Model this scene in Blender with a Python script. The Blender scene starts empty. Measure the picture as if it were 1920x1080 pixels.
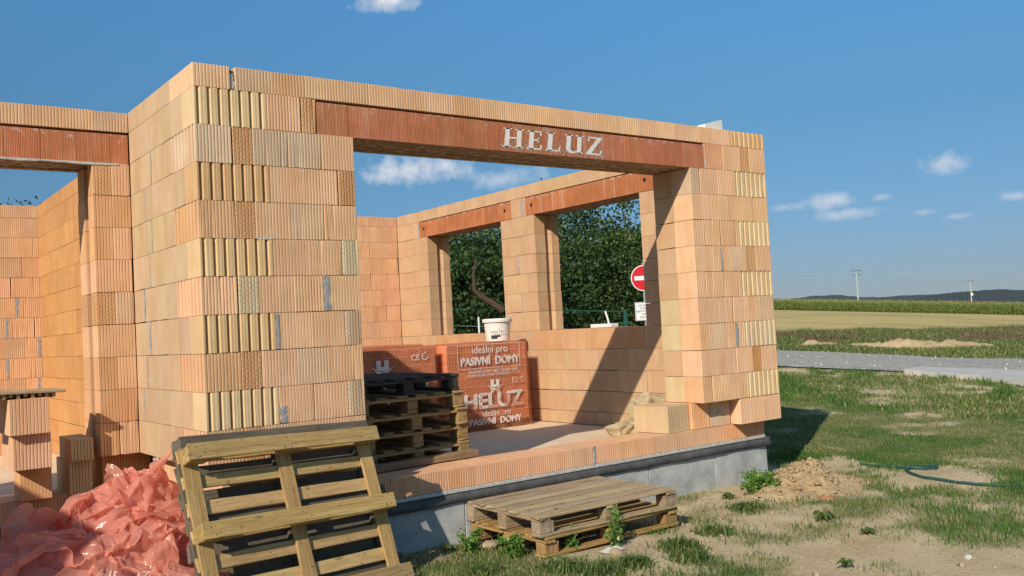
import bpy, bmesh, math, random
import numpy as np
from mathutils import Vector, Matrix, Quaternion

# ------------------------------------------------------------------ camera, world, sun
SC = bpy.context.scene
COL = SC.collection
CAM = np.array([-1.9767, -5.9705, 1.2332]); YAW, PITCH, ROLL, FPX = 0.6441, 0.0413, -0.053, 1736.18
def _axes():
    f = np.array([math.sin(YAW)*math.cos(PITCH), math.cos(YAW)*math.cos(PITCH), math.sin(PITCH)])
    r = np.array([math.cos(YAW), -math.sin(YAW), 0]); u = np.cross(r, f)
    return r*math.cos(ROLL)+u*math.sin(ROLL), -r*math.sin(ROLL)+u*math.cos(ROLL), f
AR, AU, AF = _axes()
cam_d = bpy.data.cameras.new('camera'); cam = bpy.data.objects.new('camera', cam_d); COL.objects.link(cam)
cam.matrix_world = Matrix(((AR[0], AU[0], -AF[0], CAM[0]), (AR[1], AU[1], -AF[1], CAM[1]), (AR[2], AU[2], -AF[2], CAM[2]), (0, 0, 0, 1)))
cam_d.sensor_width = 36; cam_d.lens = FPX/1920*36; cam_d.clip_start = .05; cam_d.clip_end = 9000
SC.camera = cam
SUN = np.array([1.78, 1.0, -1.32]); SUN = SUN/np.linalg.norm(SUN)          # direction the light travels
SUN_EL = math.asin(-SUN[2]); SUN_AZ = math.atan2(-SUN[0], -SUN[1])

def ray(U, V): return AF + (U-960)/FPX*AR - (V-540)/FPX*AU                    # photo pixel -> direction
def onz(U, V, z): d = ray(U, V); return CAM + d*((z-CAM[2])/d[2])
def ony(U, V, y): d = ray(U, V); return CAM + d*((y-CAM[1])/d[1])
def onx(U, V, x): d = ray(U, V); return CAM + d*((x-CAM[0])/d[0])
def atd(U, V, D): return CAM + ray(U, V)*D

world = bpy.data.worlds.new('World'); SC.world = world; world.use_nodes = True
WT = world.node_tree; WT.nodes.clear()
def wn(t, **k):
    n = WT.nodes.new(t)
    for a, b in k.items(): setattr(n, a, b)
    return n
sky = wn('ShaderNodeTexSky', sky_type='NISHITA', sun_disc=False, sun_elevation=SUN_EL, sun_rotation=SUN_AZ,
         altitude=300, air_density=1.0, dust_density=0.35, ozone_density=2.2)
wtc = wn('ShaderNodeTexCoord')
def wmath(op, a, b=None, c=None, clamp=False):
    n = wn('ShaderNodeMath', operation=op, use_clamp=clamp)
    for i, v in enumerate((a, b, c)):
        if v is None: continue
        if isinstance(v, (int, float)): n.inputs[i].default_value = v
        else: WT.links.new(v, n.inputs[i])
    return n.outputs[0]
def wdot(v):
    n = wn('ShaderNodeVectorMath', operation='DOT_PRODUCT'); WT.links.new(wtc.outputs['Generated'], n.inputs[0])
    n.inputs[1].default_value = tuple(v); return n.outputs['Value']
def wnoise(scale, det, rough):
    n = wn('ShaderNodeTexNoise'); n.inputs['Scale'].default_value = scale; n.inputs['Detail'].default_value = det
    n.inputs['Roughness'].default_value = rough; WT.links.new(wtc.outputs['Generated'], n.inputs['Vector']); return n.outputs['Fac']
nz1 = wnoise(26, 8, .62); nz2 = wnoise(75, 5, .6)
nz = wmath('ADD', wmath('MULTIPLY', nz1, .75), wmath('MULTIPLY', nz2, .25))
# fair-weather clouds: (centre px, half width px, half height px, density)
CLOUDS = [(728, 2, 75, 22, 1.), (772, 318, 130, 32, 1.15), (700, 332, 60, 22, 1.0), (940, 334, 90, 26, .72), (1764, 306, 48, 21, .8),
          (1565, 376, 46, 16, .7), (1596, 400, 58, 12, .62), (1655, 370, 22, 8, .45), (1470, 388, 44, 10, .5), (1732, 398, 22, 7, .35),
          (1905, 368, 30, 10, .6), (1800, 405, 24, 6, .4), (2150, 340, 90, 26, 1.), (2350, 200, 130, 40, 1.), (-200, 250, 120, 36, 1.),
          (-500, 120, 150, 40, 1.), (300, -180, 130, 34, 1.), (1300, -200, 150, 40, 1.)]
msk = None
for (cx_, cy_, hw, hh, den) in CLOUDS:
    c = ray(cx_, cy_); c = c/np.linalg.norm(c)
    rt = np.cross(c, (0, 0, 1)); rt = rt/np.linalg.norm(rt); up = np.cross(rt, c)
    u = wdot(rt*(FPX/hw)); v = wdot(up*(FPX/hh))
    front = wmath('GREATER_THAN', wdot(c), .3)
    r2 = wmath('ADD', wmath('MULTIPLY', u, u), wmath('MULTIPLY', v, v))
    q = wmath('SUBTRACT', 1.0, wmath('SQRT', r2))
    q = wmath('MULTIPLY_ADD', wmath('SUBTRACT', nz, .5), 3.1, q)
    q = wmath('MULTIPLY', wmath('MULTIPLY', wmath('MULTIPLY', q, .95, clamp=True), den), front, clamp=True)
    msk = q if msk is None else wmath('MAXIMUM', msk, q)
cl_noise = wn('ShaderNodeMapRange'); WT.links.new(nz2, cl_noise.inputs[0]); cl_noise.inputs[3].default_value = .70; cl_noise.inputs[4].default_value = 1.12
cl_col = wn('ShaderNodeMix', data_type='RGBA', blend_type='MULTIPLY'); cl_col.inputs['Factor'].default_value = 1
cl_col.inputs[6].default_value = (3.6, 3.75, 4.1, 1); WT.links.new(cl_noise.outputs[0], cl_col.inputs[7])
tint = wn('ShaderNodeMix', data_type='RGBA', blend_type='MULTIPLY'); tint.inputs['Factor'].default_value = 1
WT.links.new(sky.outputs[0], tint.inputs[6])
sepz = wn('ShaderNodeSeparateXYZ'); WT.links.new(wtc.outputs['Generated'], sepz.inputs[0])
rmp = wn('ShaderNodeValToRGB'); WT.links.new(sepz.outputs[2], rmp.inputs[0]); WT.links.new(rmp.outputs[0], tint.inputs[7])
el = rmp.color_ramp.elements; el[0].position = .0; el[0].color = (.155, .195, .28, 1); el[1].position = 1.0; el[1].color = (.85, .98, .92, 1)
for pos, cc_ in ((.05, (.164, .21, .305, 1)), (.21, (.20, .34, .39, 1)), (.33, (.252, .48, .572, 1))):
    e_ = el.new(pos); e_.color = cc_
wmix = wn('ShaderNodeMix', data_type='RGBA'); WT.links.new(msk, wmix.inputs['Factor'])
WT.links.new(tint.outputs[2], wmix.inputs[6]); WT.links.new(cl_col.outputs[2], wmix.inputs[7])
bg = wn('ShaderNodeBackground'); bg.inputs['Strength'].default_value = .15; WT.links.new(wmix.outputs[2], bg.inputs[0])
wo = wn('ShaderNodeOutputWorld'); WT.links.new(bg.outputs[0], wo.inputs[0])

sun_d = bpy.data.lights.new('sun', 'SUN'); sun_d.energy = 3.6; sun_d.angle = math.radians(.53); sun_d.color = (1, .90, .76)
sun = bpy.data.objects.new('sun', sun_d); COL.objects.link(sun)
sun.rotation_mode = 'QUATERNION'; sun.rotation_quaternion = Vector(SUN).to_track_quat('-Z', 'Y'); sun.location = (-20, -10, 25)
vs = SC.view_settings; vs.view_transform = 'Standard'; vs.look = 'None'; vs.gamma = 1; vs.exposure = 0.5; vs.use_curve_mapping = False
SC.cycles.diffuse_bounces = 6

# ------------------------------------------------------------------ helpers
R = random.Random(7); NP = np.random.default_rng(11)
def tag(o, label=None, cat=None, group=None, kind=None):
    if label: o['label'] = label
    if cat: o['category'] = cat
    if group: o['group'] = group
    if kind: o['kind'] = kind
    return o
def empty(name, loc=(0, 0, 0), rot=(0, 0, 0), parent=None):
    o = bpy.data.objects.new(name, None); COL.objects.link(o); o.location = loc; o.rotation_euler = rot
    o.empty_display_size = .1
    if parent: o.parent = parent
    return o
def mesh_of(verts, faces, smooth=False, name='mesh'):
    m = bpy.data.meshes.new(name)
    m.from_pydata([tuple(v) for v in verts], [], [tuple(f) for f in faces]); m.update()
    if smooth: m.polygons.foreach_set('use_smooth', [True]*len(m.polygons))
    return m
def link(name, mesh, mat=None, parent=None, loc=(0, 0, 0), rot=(0, 0, 0), color=None):
    o = bpy.data.objects.new(name, mesh); COL.objects.link(o)
    if mat is not None and not mesh.materials: mesh.materials.append(mat)
    o.location = loc; o.rotation_euler = rot
    if parent: o.parent = parent
    if color is not None: o.color = (*color[:3], 1)
    return o
def np_mesh(name, V, F, mat=None, cols=None, smooth=False):
    """fast mesh from numpy arrays: V (n,3), F (m,3|4)"""
    m = bpy.data.meshes.new(name); k = F.shape[1]
    m.vertices.add(len(V)); m.vertices.foreach_set('co', np.ascontiguousarray(V, dtype=np.float32).ravel())
    m.loops.add(F.size); m.loops.foreach_set('vertex_index', np.ascontiguousarray(F, dtype=np.int32).ravel())
    m.polygons.add(len(F)); m.polygons.foreach_set('loop_start', np.arange(0, F.size, k, dtype=np.int32))
    m.polygons.foreach_set('loop_total', np.full(len(F), k, dtype=np.int32))
    if smooth: m.polygons.foreach_set('use_smooth', np.ones(len(F), dtype=bool))
    m.update(calc_edges=True); m.validate()
    if cols is not None:
        a = m.color_attributes.new('Col', 'FLOAT_COLOR', 'POINT')
        a.data.foreach_set('color', np.concatenate([cols, np.ones((len(cols), 1))], 1).astype(np.float32).ravel())
    if mat: m.materials.append(mat)
    return m
class MB:
    """collects shapes into one mesh"""
    def __init__(s): s.v = []; s.f = []
    def add(s, vs, fs):
        b = len(s.v); s.v += [tuple(v) for v in vs]; s.f += [tuple(i+b for i in f) for f in fs]; return s
    def box(s, x0, x1, y0, y1, z0, z1, c=0.0):
        if c <= 0:
            return s.add([(x0, y0, z0), (x1, y0, z0), (x1, y1, z0), (x0, y1, z0), (x0, y0, z1), (x1, y0, z1), (x1, y1, z1), (x0, y1, z1)],
                         [(0, 3, 2, 1), (4, 5, 6, 7), (0, 1, 5, 4), (1, 2, 6, 5), (2, 3, 7, 6), (3, 0, 4, 7)])
        bm = bmesh.new(); bmesh.ops.create_cube(bm, size=1)
        for v in bm.verts: v.co = ((x0+x1)/2+v.co.x*(x1-x0), (y0+y1)/2+v.co.y*(y1-y0), (z0+z1)/2+v.co.z*(z1-z0))
        bmesh.ops.bevel(bm, geom=bm.edges[:], offset=c, segments=1, affect='EDGES', profile=.5)
        bm.verts.index_update(); s.add([v.co[:] for v in bm.verts], [[v.index for v in f.verts] for f in bm.faces]); bm.free(); return s
    def tube(s, pts, rad, n=8, cap=True):
        pts = [Vector(p) for p in pts]; rings = []; base = len(s.v); up = None
        for i, p in enumerate(pts):
            d = (pts[min(i+1, len(pts)-1)]-pts[max(i-1, 0)]).normalized()
            if up is None: up = d.orthogonal().normalized()
            up = (up - d*up.dot(d)); up = up.normalized() if up.length > 1e-6 else d.orthogonal().normalized()
            w = d.cross(up); r_ = rad[i] if isinstance(rad, (list, tuple)) else rad
            s.v += [tuple(p+(up*math.cos(2*math.pi*k/n)+w*math.sin(2*math.pi*k/n))*r_) for k in range(n)]
        for i in range(len(pts)-1):
            for k in range(n):
                a = base+i*n+k; b = base+i*n+(k+1) % n; s.f.append((a, b, b+n, a+n))
        if cap:
            s.f.append(tuple(base+k for k in range(n))[::-1]); s.f.append(tuple(base+(len(pts)-1)*n+k for k in range(n)))
        return s
    def lathe(s, prof, n=24, close=True):
        base = len(s.v)
        for (r_, z) in prof: s.v += [(r_*math.cos(2*math.pi*k/n), r_*math.sin(2*math.pi*k/n), z) for k in range(n)]
        for i in range(len(prof)-1):
            for k in range(n):
                a = base+i*n+k; b = base+i*n+(k+1) % n; s.f.append((a, b, b+n, a+n))
        if close:
            s.f.append(tuple(base+k for k in range(n))[::-1]); s.f.append(tuple(base+(len(prof)-1)*n+k for k in range(n)))
        return s
    def mesh(s, smooth=False): return mesh_of(s.v, s.f, smooth)
    def build(s, name, mat, parent=None, loc=(0, 0, 0), rot=(0, 0, 0), color=None, smooth=False):
        return link(name, s.mesh(smooth), mat, parent, loc, rot, color)

def vnoise(x, y, seed=0):
    x = np.asarray(x, float); y = np.asarray(y, float)
    xi = np.floor(x).astype(np.int64); yi = np.floor(y).astype(np.int64); xf = x-xi; yf = y-yi
    def h(a, b):
        n = (a*374761393 + b*668265263 + seed*974634533) & 0xffffffff
        n = ((n ^ (n >> 13))*1274126177) & 0xffffffff
        return ((n ^ (n >> 16)) & 0xffff)/65535.0
    u = xf*xf*(3-2*xf); v = yf*yf*(3-2*yf)
    return (h(xi, yi)*(1-u)+h(xi+1, yi)*u)*(1-v)+(h(xi, yi+1)*(1-u)+h(xi+1, yi+1)*u)*v
def fbm(x, y, seed=0, o=4):
    s = 0; a = .5
    for i in range(o): s = s + a*vnoise(np.asarray(x)*2**i+i*17.3, np.asarray(y)*2**i-i*9.1, seed+i); a *= .5
    return s/(1-.5**o)
def plin(x, y, seed, sc):
    """piecewise linear noise on a jittered triangle lattice: flat facets with sharp creases"""
    x = np.asarray(x)/sc; y = np.asarray(y)/sc; k_ = (x+y)*.3660254; i_ = np.floor(x+k_); j_ = np.floor(y+k_); u = x+k_-i_; v = y+k_-j_
    def h(a, b):
        n = (a.astype(np.int64)*374761393+b.astype(np.int64)*668265263+seed*974634533) & 0xffffffff; n = ((n ^ (n >> 13))*1274126177) & 0xffffffff; return ((n ^ (n >> 16)) & 0xffff)/65535.0-.5
    lo = u > v; h00, h11 = h(i_, j_), h(i_+1, j_+1); hm = np.where(lo, h(i_+1, j_), h(i_, j_+1)); a_ = np.maximum(u, v); b_ = np.minimum(u, v)
    return h00*(1-a_)+hm*(a_-b_)+h11*b_
def sstep(a, b, x): t = np.clip((np.asarray(x, float)-a)/(b-a), 0, 1); return t*t*(3-2*t)

# ------------------------------------------------------------------ materials
class Mt:
    def __init__(s, name):
        s.m = bpy.data.materials.new(name); s.m.use_nodes = True; s.t = s.m.node_tree; s.t.nodes.clear()
        s.out = s.n('ShaderNodeOutputMaterial')
    def n(s, t, **k):
        n = s.t.nodes.new(t)
        for a, b in k.items():
            if a == 'i':
                for kk, vv in b.items(): s.put(n.inputs[kk], vv)
            else: setattr(n, a, b)
        return n
    def put(s, sock, v):
        if isinstance(v, bpy.types.NodeSocket): s.t.links.new(v, sock)
        elif isinstance(v, (tuple, list)) and len(v) == 3 and sock.type == 'RGBA': sock.default_value = (*v, 1)
        else: sock.default_value = v
    def math(s, op, a, b=0.0, c=0.0, clamp=False): return s.n('ShaderNodeMath', operation=op, use_clamp=clamp, i={0: a, 1: b, 2: c}).outputs[0]
    def mix(s, f, a, b, blend='MIX'): return s.n('ShaderNodeMix', data_type='RGBA', blend_type=blend, i={0: f, 6: a, 7: b}).outputs[2]
    def noise(s, vec, scale, detail=4, rough=.55): return s.n('ShaderNodeTexNoise', i={'Vector': vec, 'Scale': scale, 'Detail': detail, 'Roughness': rough}).outputs['Fac']
    def ramp(s, f, a, b, lo=0., hi=1.): return s.n('ShaderNodeMapRange', i={0: f, 1: a, 2: b, 3: lo, 4: hi}).outputs[0]
    def map(s, vec, sc=(1, 1, 1), loc=(0, 0, 0)): return s.n('ShaderNodeMapping', i={'Vector': vec, 'Scale': sc, 'Location': loc}).outputs[0]
    def bump(s, h, st, dist=.01, normal=None):
        i = {'Height': h, 'Strength': st, 'Distance': dist}
        if normal is not None: i['Normal'] = normal
        return s.n('ShaderNodeBump', i=i).outputs[0]
    def bsdf(s, **k):
        n = s.n('ShaderNodeBsdfPrincipled')
        for a, b in k.items(): s.put(n.inputs[a.replace('_', ' ')], b)
        return n.outputs[0]
    def done(s, sh): s.t.links.new(sh, s.out.inputs['Surface']); return s.m
    def objvec(s):
        tc = s.n('ShaderNodeTexCoord').outputs['Object']; oi = s.n('ShaderNodeObjectInfo')
        off = s.math('MULTIPLY', oi.outputs['Random'], 60.0)
        cmb = s.n('ShaderNodeCombineXYZ', i={0: off, 1: s.math('MULTIPLY', off, 1.7), 2: s.math('MULTIPLY', off, .6)}).outputs[0]
        return tc, s.n('ShaderNodeVectorMath', operation='ADD', i={0: tc, 1: cmb}).outputs[0], oi

def brick_material(name, cut=False, stripes=.35, attr=False):
    k = Mt(name); tc, v, oi = k.objvec(); col = k.n('ShaderNodeAttribute', attribute_name='Col').outputs['Color'] if attr else oi.outputs['Color']
    big = k.noise(v, 5, 3); streak = k.noise(k.map(v, (26, 26, 1.2)), 1.0, 3, .6); fine = k.noise(v, 260, 3, .7)
    band = k.noise(k.map(v, (9, 9, .25)), 1.0, 1, .4)
    c = k.mix(k.ramp(big, .3, .7), k.mix(1., col, (.86, .80, .74), 'MULTIPLY'), col)
    c = k.mix(k.ramp(streak, .35, .75, 0, .30), c, k.mix(1., col, (1.12, 1.18, 1.25), 'MULTIPLY'))
    c = k.mix(k.ramp(band, .56, .66, 0, .45), c, k.mix(1., col, (.90, .76, .64), 'MULTIPLY'))
    c = k.mix(k.ramp(fine, .3, .75, .0, .18), c, k.mix(1., col, (.62, .5, .42), 'MULTIPLY'))
    dust = k.noise(v, 14, 5, .7)
    c = k.mix(k.ramp(dust, .60, .78, 0, .38), c, (.60, .50, .40))
    sep = k.n('ShaderNodeSeparateXYZ', i={0: tc}); st = k.math('ADD', sep.outputs[0], sep.outputs[1])
    wv = k.math('SINE', k.math('MULTIPLY', st, 2*math.pi/.0227))
    h = k.math('ADD', k.math('MULTIPLY', wv, stripes), k.math('MULTIPLY', fine, .9))
    if cut:
        cv = k.n('ShaderNodeCombineXYZ', i={0: sep.outputs[2], 1: st, 2: 0.}).outputs[0]
        br = k.n('ShaderNodeTexBrick', i={'Vector': cv, 'Scale': 1.0, 'Mortar Size': .0022, 'Mortar Smooth': .2, 'Brick Width': .034, 'Row Height': .0227})
        br.offset = .5
        c = k.mix(k.math('MULTIPLY', br.outputs['Fac'], .52), c, k.mix(1., col, (.36, .27, .2), 'MULTIPLY'))
        h = k.math('SUBTRACT', h, k.math('MULTIPLY', br.outputs['Fac'], 3.))
    return k.done(k.bsdf(Base_Color=c, Roughness=.93, Specular_IOR_Level=.15, Normal=k.bump(h, .45, .0035)))
def simple(name, col, rough=.85, var=.25, scale=20, bump=.3, bscale=90, spec=.25, dist=.004, metallic=0., col2=None, useobj=False):
    k = Mt(name); tc, v, oi = k.objvec()
    if useobj: col = oi.outputs['Color']
    n1 = k.noise(v, scale, 5, .6); n2 = k.noise(v, bscale, 4, .65)
    dark = k.mix(1., col, (1-var*1.6,)*3, 'MULTIPLY') if col2 is None else col2
    c = k.mix(k.ramp(n1, .3, .7), dark, col)
    c = k.mix(k.ramp(n2, .4, .75, 0, var), c, k.mix(1., col, (1.3, 1.3, 1.3), 'MULTIPLY'))
    return k.done(k.bsdf(Base_Color=c, Roughness=rough, Specular_IOR_Level=spec, Metallic=metallic, Normal=k.bump(n2, bump, dist)))
def wood_material(name):
    k = Mt(name); tc, v, oi = k.objvec(); col = oi.outputs['Color']
    g = k.noise(k.map(v, (2.2, 34, 34)), 1.0, 6, .68); g2 = k.noise(k.map(v, (5, 150, 150)), 1.0, 3, .6)
    blot = k.noise(v, 6, 4, .6); mold = k.noise(v, 22, 5, .72)
    c = k.mix(k.ramp(g, .35, .7), k.mix(1., col, (.62, .57, .52), 'MULTIPLY'), col)
    c = k.mix(k.ramp(g2, .52, .72, 0, .55), c, k.mix(1., col, (.30, .26, .24), 'MULTIPLY'))
    c = k.mix(k.ramp(blot, .52, .72, 0, .6), c, k.mix(1., col, (.76, .70, .62), 'MULTIPLY'))
    c = k.mix(k.ramp(mold, .58, .70, 0, .8), c, (.06, .048, .035))
    w = k.n('ShaderNodeTexVoronoi', i={'Vector': k.map(v, (3, 9, 9)), 'Scale': 1.0}).outputs['Distance']
    c = k.mix(k.ramp(w, .06, .14, .55, 0), c, (.10, .055, .025))
    return k.done(k.bsdf(Base_Color=c, Roughness=.86, Specular_IOR_Level=.2, Normal=k.bump(k.math('ADD', g, k.math('MULTIPLY', g2, .7)), .7, .005)))
def attr_material(name, rough=.8, trans=.35, spec=.25, mult=(1, 1, 1)):
    k = Mt(name); c = k.n('ShaderNodeAttribute', attribute_name='Col').outputs['Color']
    if mult != (1, 1, 1): c = k.mix(1., c, mult, 'MULTIPLY')
    a = k.bsdf(Base_Color=c, Roughness=rough, Specular_IOR_Level=spec)
    if trans:
        t = k.n('ShaderNodeBsdfTranslucent', i={'Color': k.mix(1., c, (1.2, 1.25, .6), 'MULTIPLY')}).outputs[0]
        a = k.n('ShaderNodeMixShader', i={0: trans, 1: a, 2: t}).outputs[0]
    return k.done(a)

M_BRICK = brick_material('fired_clay'); M_CUT = brick_material('fired_clay_scored', cut=True); M_BRICKJ = brick_material('fired_clay_joined', attr=True)
M_WOOD = wood_material('weathered_wood')
M_MORTAR = simple('grey_mortar', (.40, .40, .39), .95, .3, 30, .8, 120, .1, .006)
M_CORE = simple('joint_mortar', (.20, .13, .085), .95, .2, 20, .5, 80, .1)
M_WHITEMORT = simple('pale_mortar', (.62, .60, .55), .95, .3, 30, .9, 100, .1, .008)
M_CONC = simple('grey_concrete', (.47, .475, .45), .9, .28, 5, .55, 60, .2, .006)
M_SLAB = simple('dusty_slab', (.70, .54, .37), .95, .22, 3, .4, 50, .1, .004, col2=(.58, .44, .30))
M_MEMB = simple('bitumen_membrane', (.105, .108, .105), .85, .35, 12, .8, 160, .3, .005)
M_FOAM = simple('white_foam', (.72, .73, .70), .8, .1, 20, .3, 200, .3)
k = Mt('white_stencil_paint'); tc = k.n('ShaderNodeTexCoord').outputs['Object']; w1 = k.noise(k.map(tc, (90, 90, 5)), 1., 4, .7); w2 = k.noise(tc, 60, 4, .7)
M_PAINT = k.done(k.n('ShaderNodeMixShader', i={0: k.ramp(k.math('ADD', k.math('MULTIPLY', w1, .6), k.math('MULTIPLY', w2, .4)), .50, .66, 0, .75), 1: k.bsdf(Base_Color=(.74, .72, .67), Roughness=.8), 2: k.n('ShaderNodeBsdfTransparent').outputs[0]}).outputs[0])
M_STEELG = simple('green_steel', (.012, .075, .05), .45, .2, 10, .1, 60, .5)
M_GALV = simple('galvanised', (.45, .47, .48), .45, .2, 15, .1, 60, .5, metallic=.6)
M_WPAINT = simple('white_enamel', (.78, .78, .76), .4, .08, 15, .05, 60, .5)
M_RED = simple('red_enamel', (.62, .012, .02), .4, .08, 15, .05, 60, .5)
M_BLACK = simple('black_print', (.02, .02, .02), .6, .1, 15, .05, 60, .3)
M_PRINT = simple('white_print', (.76, .70, .65), .5, .1, 30, .1, 60, .3)
M_HOSE = simple('green_hose', (.015, .085, .068), .5, .2, 10, .1, 60, .5)
M_STONE = simple('stone', (.42, .34, .25), .95, .3, 25, .8, 90, .1, .006, useobj=True)
M_POLE = simple('pole_concrete', (.50, .47, .42), .9, .15, 2, .2, 20, .2)
M_DARKMET = simple('dark_iron', (.05, .05, .05), .6, .2, 10, .1, 60, .4)
M_BARK = simple('bark', (.115, .075, .05), .95, .35, 18, 1., 50, .1, .02)
M_LEAF = attr_material('leaf', .55, .30, .4)
M_GRASS = attr_material('grass_blade', .75, .30, .2)
M_CORN = attr_material('corn_leaf', .7, .30, .2)

def lintel_material():
    k = Mt('lintel_clay'); tc, v, oi = k.objvec(); col = oi.outputs['Color']
    st = k.noise(k.map(v, (120, 120, 1.6)), 1.0, 3, .6); st2 = k.noise(k.map(v, (22, 22, .8)), 1.0, 3, .6); b = k.noise(v, 7, 4)
    sep = k.n('ShaderNodeSeparateXYZ', i={0: tc})
    c = k.mix(k.ramp(b, .3, .7), k.mix(1., col, (.78, .68, .60), 'MULTIPLY'), col)
    c = k.mix(k.ramp(st, .40, .65, 0, .55), c, k.mix(1., col, (.62, .50, .45), 'MULTIPLY'))
    c = k.mix(k.ramp(st2, .58, .75, 0, .55), c, (.56, .42, .34))
    # splashed concrete milk, thickest along the upper edge
    edge = k.math('ADD', k.ramp(sep.outputs[2], .10, .238, -.12, .12), k.noise(v, 16, 5, .7))
    c = k.mix(k.ramp(edge, .63, .72, 0, .6), c, (.58, .50, .44))
    wv = k.math('SINE', k.math('MULTIPLY', k.math('ADD', sep.outputs[0], sep.outputs[1]), 2*math.pi/.0115))
    h = k.math('ADD', k.math('MULTIPLY', wv, .5), st)
    return k.done(k.bsdf(Base_Color=c, Roughness=.88, Specular_IOR_Level=.2, Normal=k.bump(h, .5, .003)))
M_LINTEL = lintel_material()
def perforated():
    k = Mt('perforated_clay'); tc, v, oi = k.objvec(); col = oi.outputs['Color']
    sep = k.n('ShaderNodeSeparateXYZ', i={0: tc})
    cv = k.n('ShaderNodeCombineXYZ', i={0: sep.outputs[2], 1: sep.outputs[0], 2: 0.}).outputs[0]
    br = k.n('ShaderNodeTexBrick', i={'Vector': cv, 'Scale': 1.0, 'Mortar Size': .0055, 'Mortar Smooth': .1, 'Brick Width': .036, 'Row Height': .0225}); br.offset = .5
    inz = k.math('MULTIPLY', k.math('GREATER_THAN', sep.outputs[2], .012), k.math('LESS_THAN', sep.outputs[2], .102))
    fr = k.math('LESS_THAN', sep.outputs[1], .012)
    hole = k.math('MULTIPLY', k.math('SUBTRACT', 1.0, br.outputs['Fac']), k.math('MULTIPLY', inz, fr))
    n1 = k.noise(v, 8, 3)
    c = k.mix(k.ramp(n1, .3, .7), k.mix(1., col, (.8, .72, .66), 'MULTIPLY'), col)
    c = k.mix(k.math('MULTIPLY', hole, .95), c, k.mix(1., col, (.20, .12, .09), 'MULTIPLY'))
    return k.done(k.bsdf(Base_Color=c, Roughness=.93, Specular_IOR_Level=.15, Normal=k.bump(k.math('SUBTRACT', 1.0, hole), .9, .006)))
M_PERF = perforated()
def film_material(name, col, clear, rough, bsc, bst, stretch=(1, 1, 1), trans=.5):
    k = Mt(name); tc = k.n('ShaderNodeTexCoord').outputs['Object']
    w = k.noise(k.map(tc, stretch), bsc, 4, .55)
    nrm = k.bump(w, bst, .02)
    n1 = k.noise(tc, 9, 4)
    c = k.mix(k.ramp(n1, .3, .7), col, k.mix(1., col, (1.15, 1.25, 1.25), 'MULTIPLY'))
    a = k.bsdf(Base_Color=c, Roughness=rough, Specular_IOR_Level=.6, Normal=nrm)
    t = k.n('ShaderNodeBsdfTranslucent', i={'Color': c, 'Normal': nrm}).outputs[0]
    a = k.n('ShaderNodeMixShader', i={0: trans, 1: a, 2: t}).outputs[0]
    tr = k.n('ShaderNodeBsdfTransparent', i={'Color': k.mix(.35, (1, 1, 1), c)}).outputs[0]
    body = k.n('ShaderNodeMixShader', i={0: clear, 1: a, 2: tr}).outputs[0]
    return k.done(body)
M_FILM = film_material('printed_wrap_film', (.78, .36, .22), .80, .18, 9, .6, (1, 1, 1), .3)
M_HEAP = film_material('orange_plastic_film', (.84, .40, .30), .42, .15, 22, .22, (1, 1, 1), .46)

# ------------------------------------------------------------------ ground
def softp(t, w): t = np.asarray(t, float); return w*np.logaddexp(0, t/w)
def zg(x, y, fine=True):
    x = np.asarray(x, float); y = np.asarray(y, float)
    ye = softp(y-1.5, .8); ye = np.where(ye > 100, 100+25*(1-np.exp(-(np.maximum(ye, 100)-100)/25)), ye)
    xe = softp(x-20, 2.0); xe = np.where(xe > 300, 300+100*(1-np.exp(-(np.maximum(xe, 300)-300)/100)), xe)
    z = -.425 + .066*ye - .037*xe
    if fine:
        near = 1-sstep(12, 26, np.hypot(x-2, y+3))
        z = z + near*((fbm(x*.9, y*.9, 3)-.5)*.10 + (fbm(x*5, y*5, 9, 3)-.5)*.035)
        z = z + .09*np.exp(-((x-.3)**2/1.2+(y+1.0)**2/.4))
    # under the house the ground is dug out below the slab
    inside = sstep(-6.0, -5.6, x)*(1-sstep(5.60, 5.72, x))*sstep(.16, .26, y)*(1-sstep(6.9, 7.2, y))
    low = np.minimum(z, -.30)
    return z*(1-inside)+low*inside
def onground(U, V):
    d = ray(U, V); a = 2.0
    for i in range(900):
        p = CAM+d*a
        if p[2] < float(zg(p[0], p[1], False)): break
        a *= 1.012
    lo, hi = a/1.012, a
    for i in range(22):
        mid = (lo+hi)/2; p = CAM+d*mid
        if p[2] < float(zg(p[0], p[1])): hi = mid
        else: lo = mid
    return CAM+d*hi
def grass_mask(x, y):
    """0 bare soil .. 1 turf"""
    x = np.asarray(x, float); y = np.asarray(y, float)
    n = fbm(x*1.05+3.1, y*1.05-1.7, 21, 5); n2 = fbm(x*2.6, y*2.6, 33, 3)
    far = sstep(4.0, 9.0, x+.4*y)                          # turf closes further from the building site
    base = .70+.22*far-.40*np.exp(-((x-3.2)**2/4.5+(y+1.0)**2/1.4))-.25*np.exp(-((x-6.3)**2/1.6+(y-.2)**2/1.2))
    base = base - .34*np.exp(-((x-5.0)**2/2.2+(y+2.9)**2/.35))
    rn = np.interp(y, [q[1] for q in road_near], [q[0] for q in road_near]) if 'road_near' in globals() else 1e3
    base = base-.55*np.exp(-((x-rn+.6)/.7)**2)*(y > 4.5)
    m = base + (n-.5)*1.9 + (n2-.5)*1.1
    return np.clip(sstep(.25, 1.0, m), 0, 1)
def gaxis(parts):
    out = []
    for a, b, s in parts: out += list(np.arange(a, b, s))
    return np.array(out+[parts[-1][1]])
def gpx(l): return sorted([tuple(onground(u, v)[:2]) for u, v in l], key=lambda q: q[1])
def extend(e, y0=-40, y1=90):
    (xa, ya), (xb, yb) = e[0], e[-1]; s = (xb-xa)/(yb-ya)
    return [(xa+s*(y0-ya), y0)]+e+[(xb+s*(y1-yb), y1)]
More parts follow.
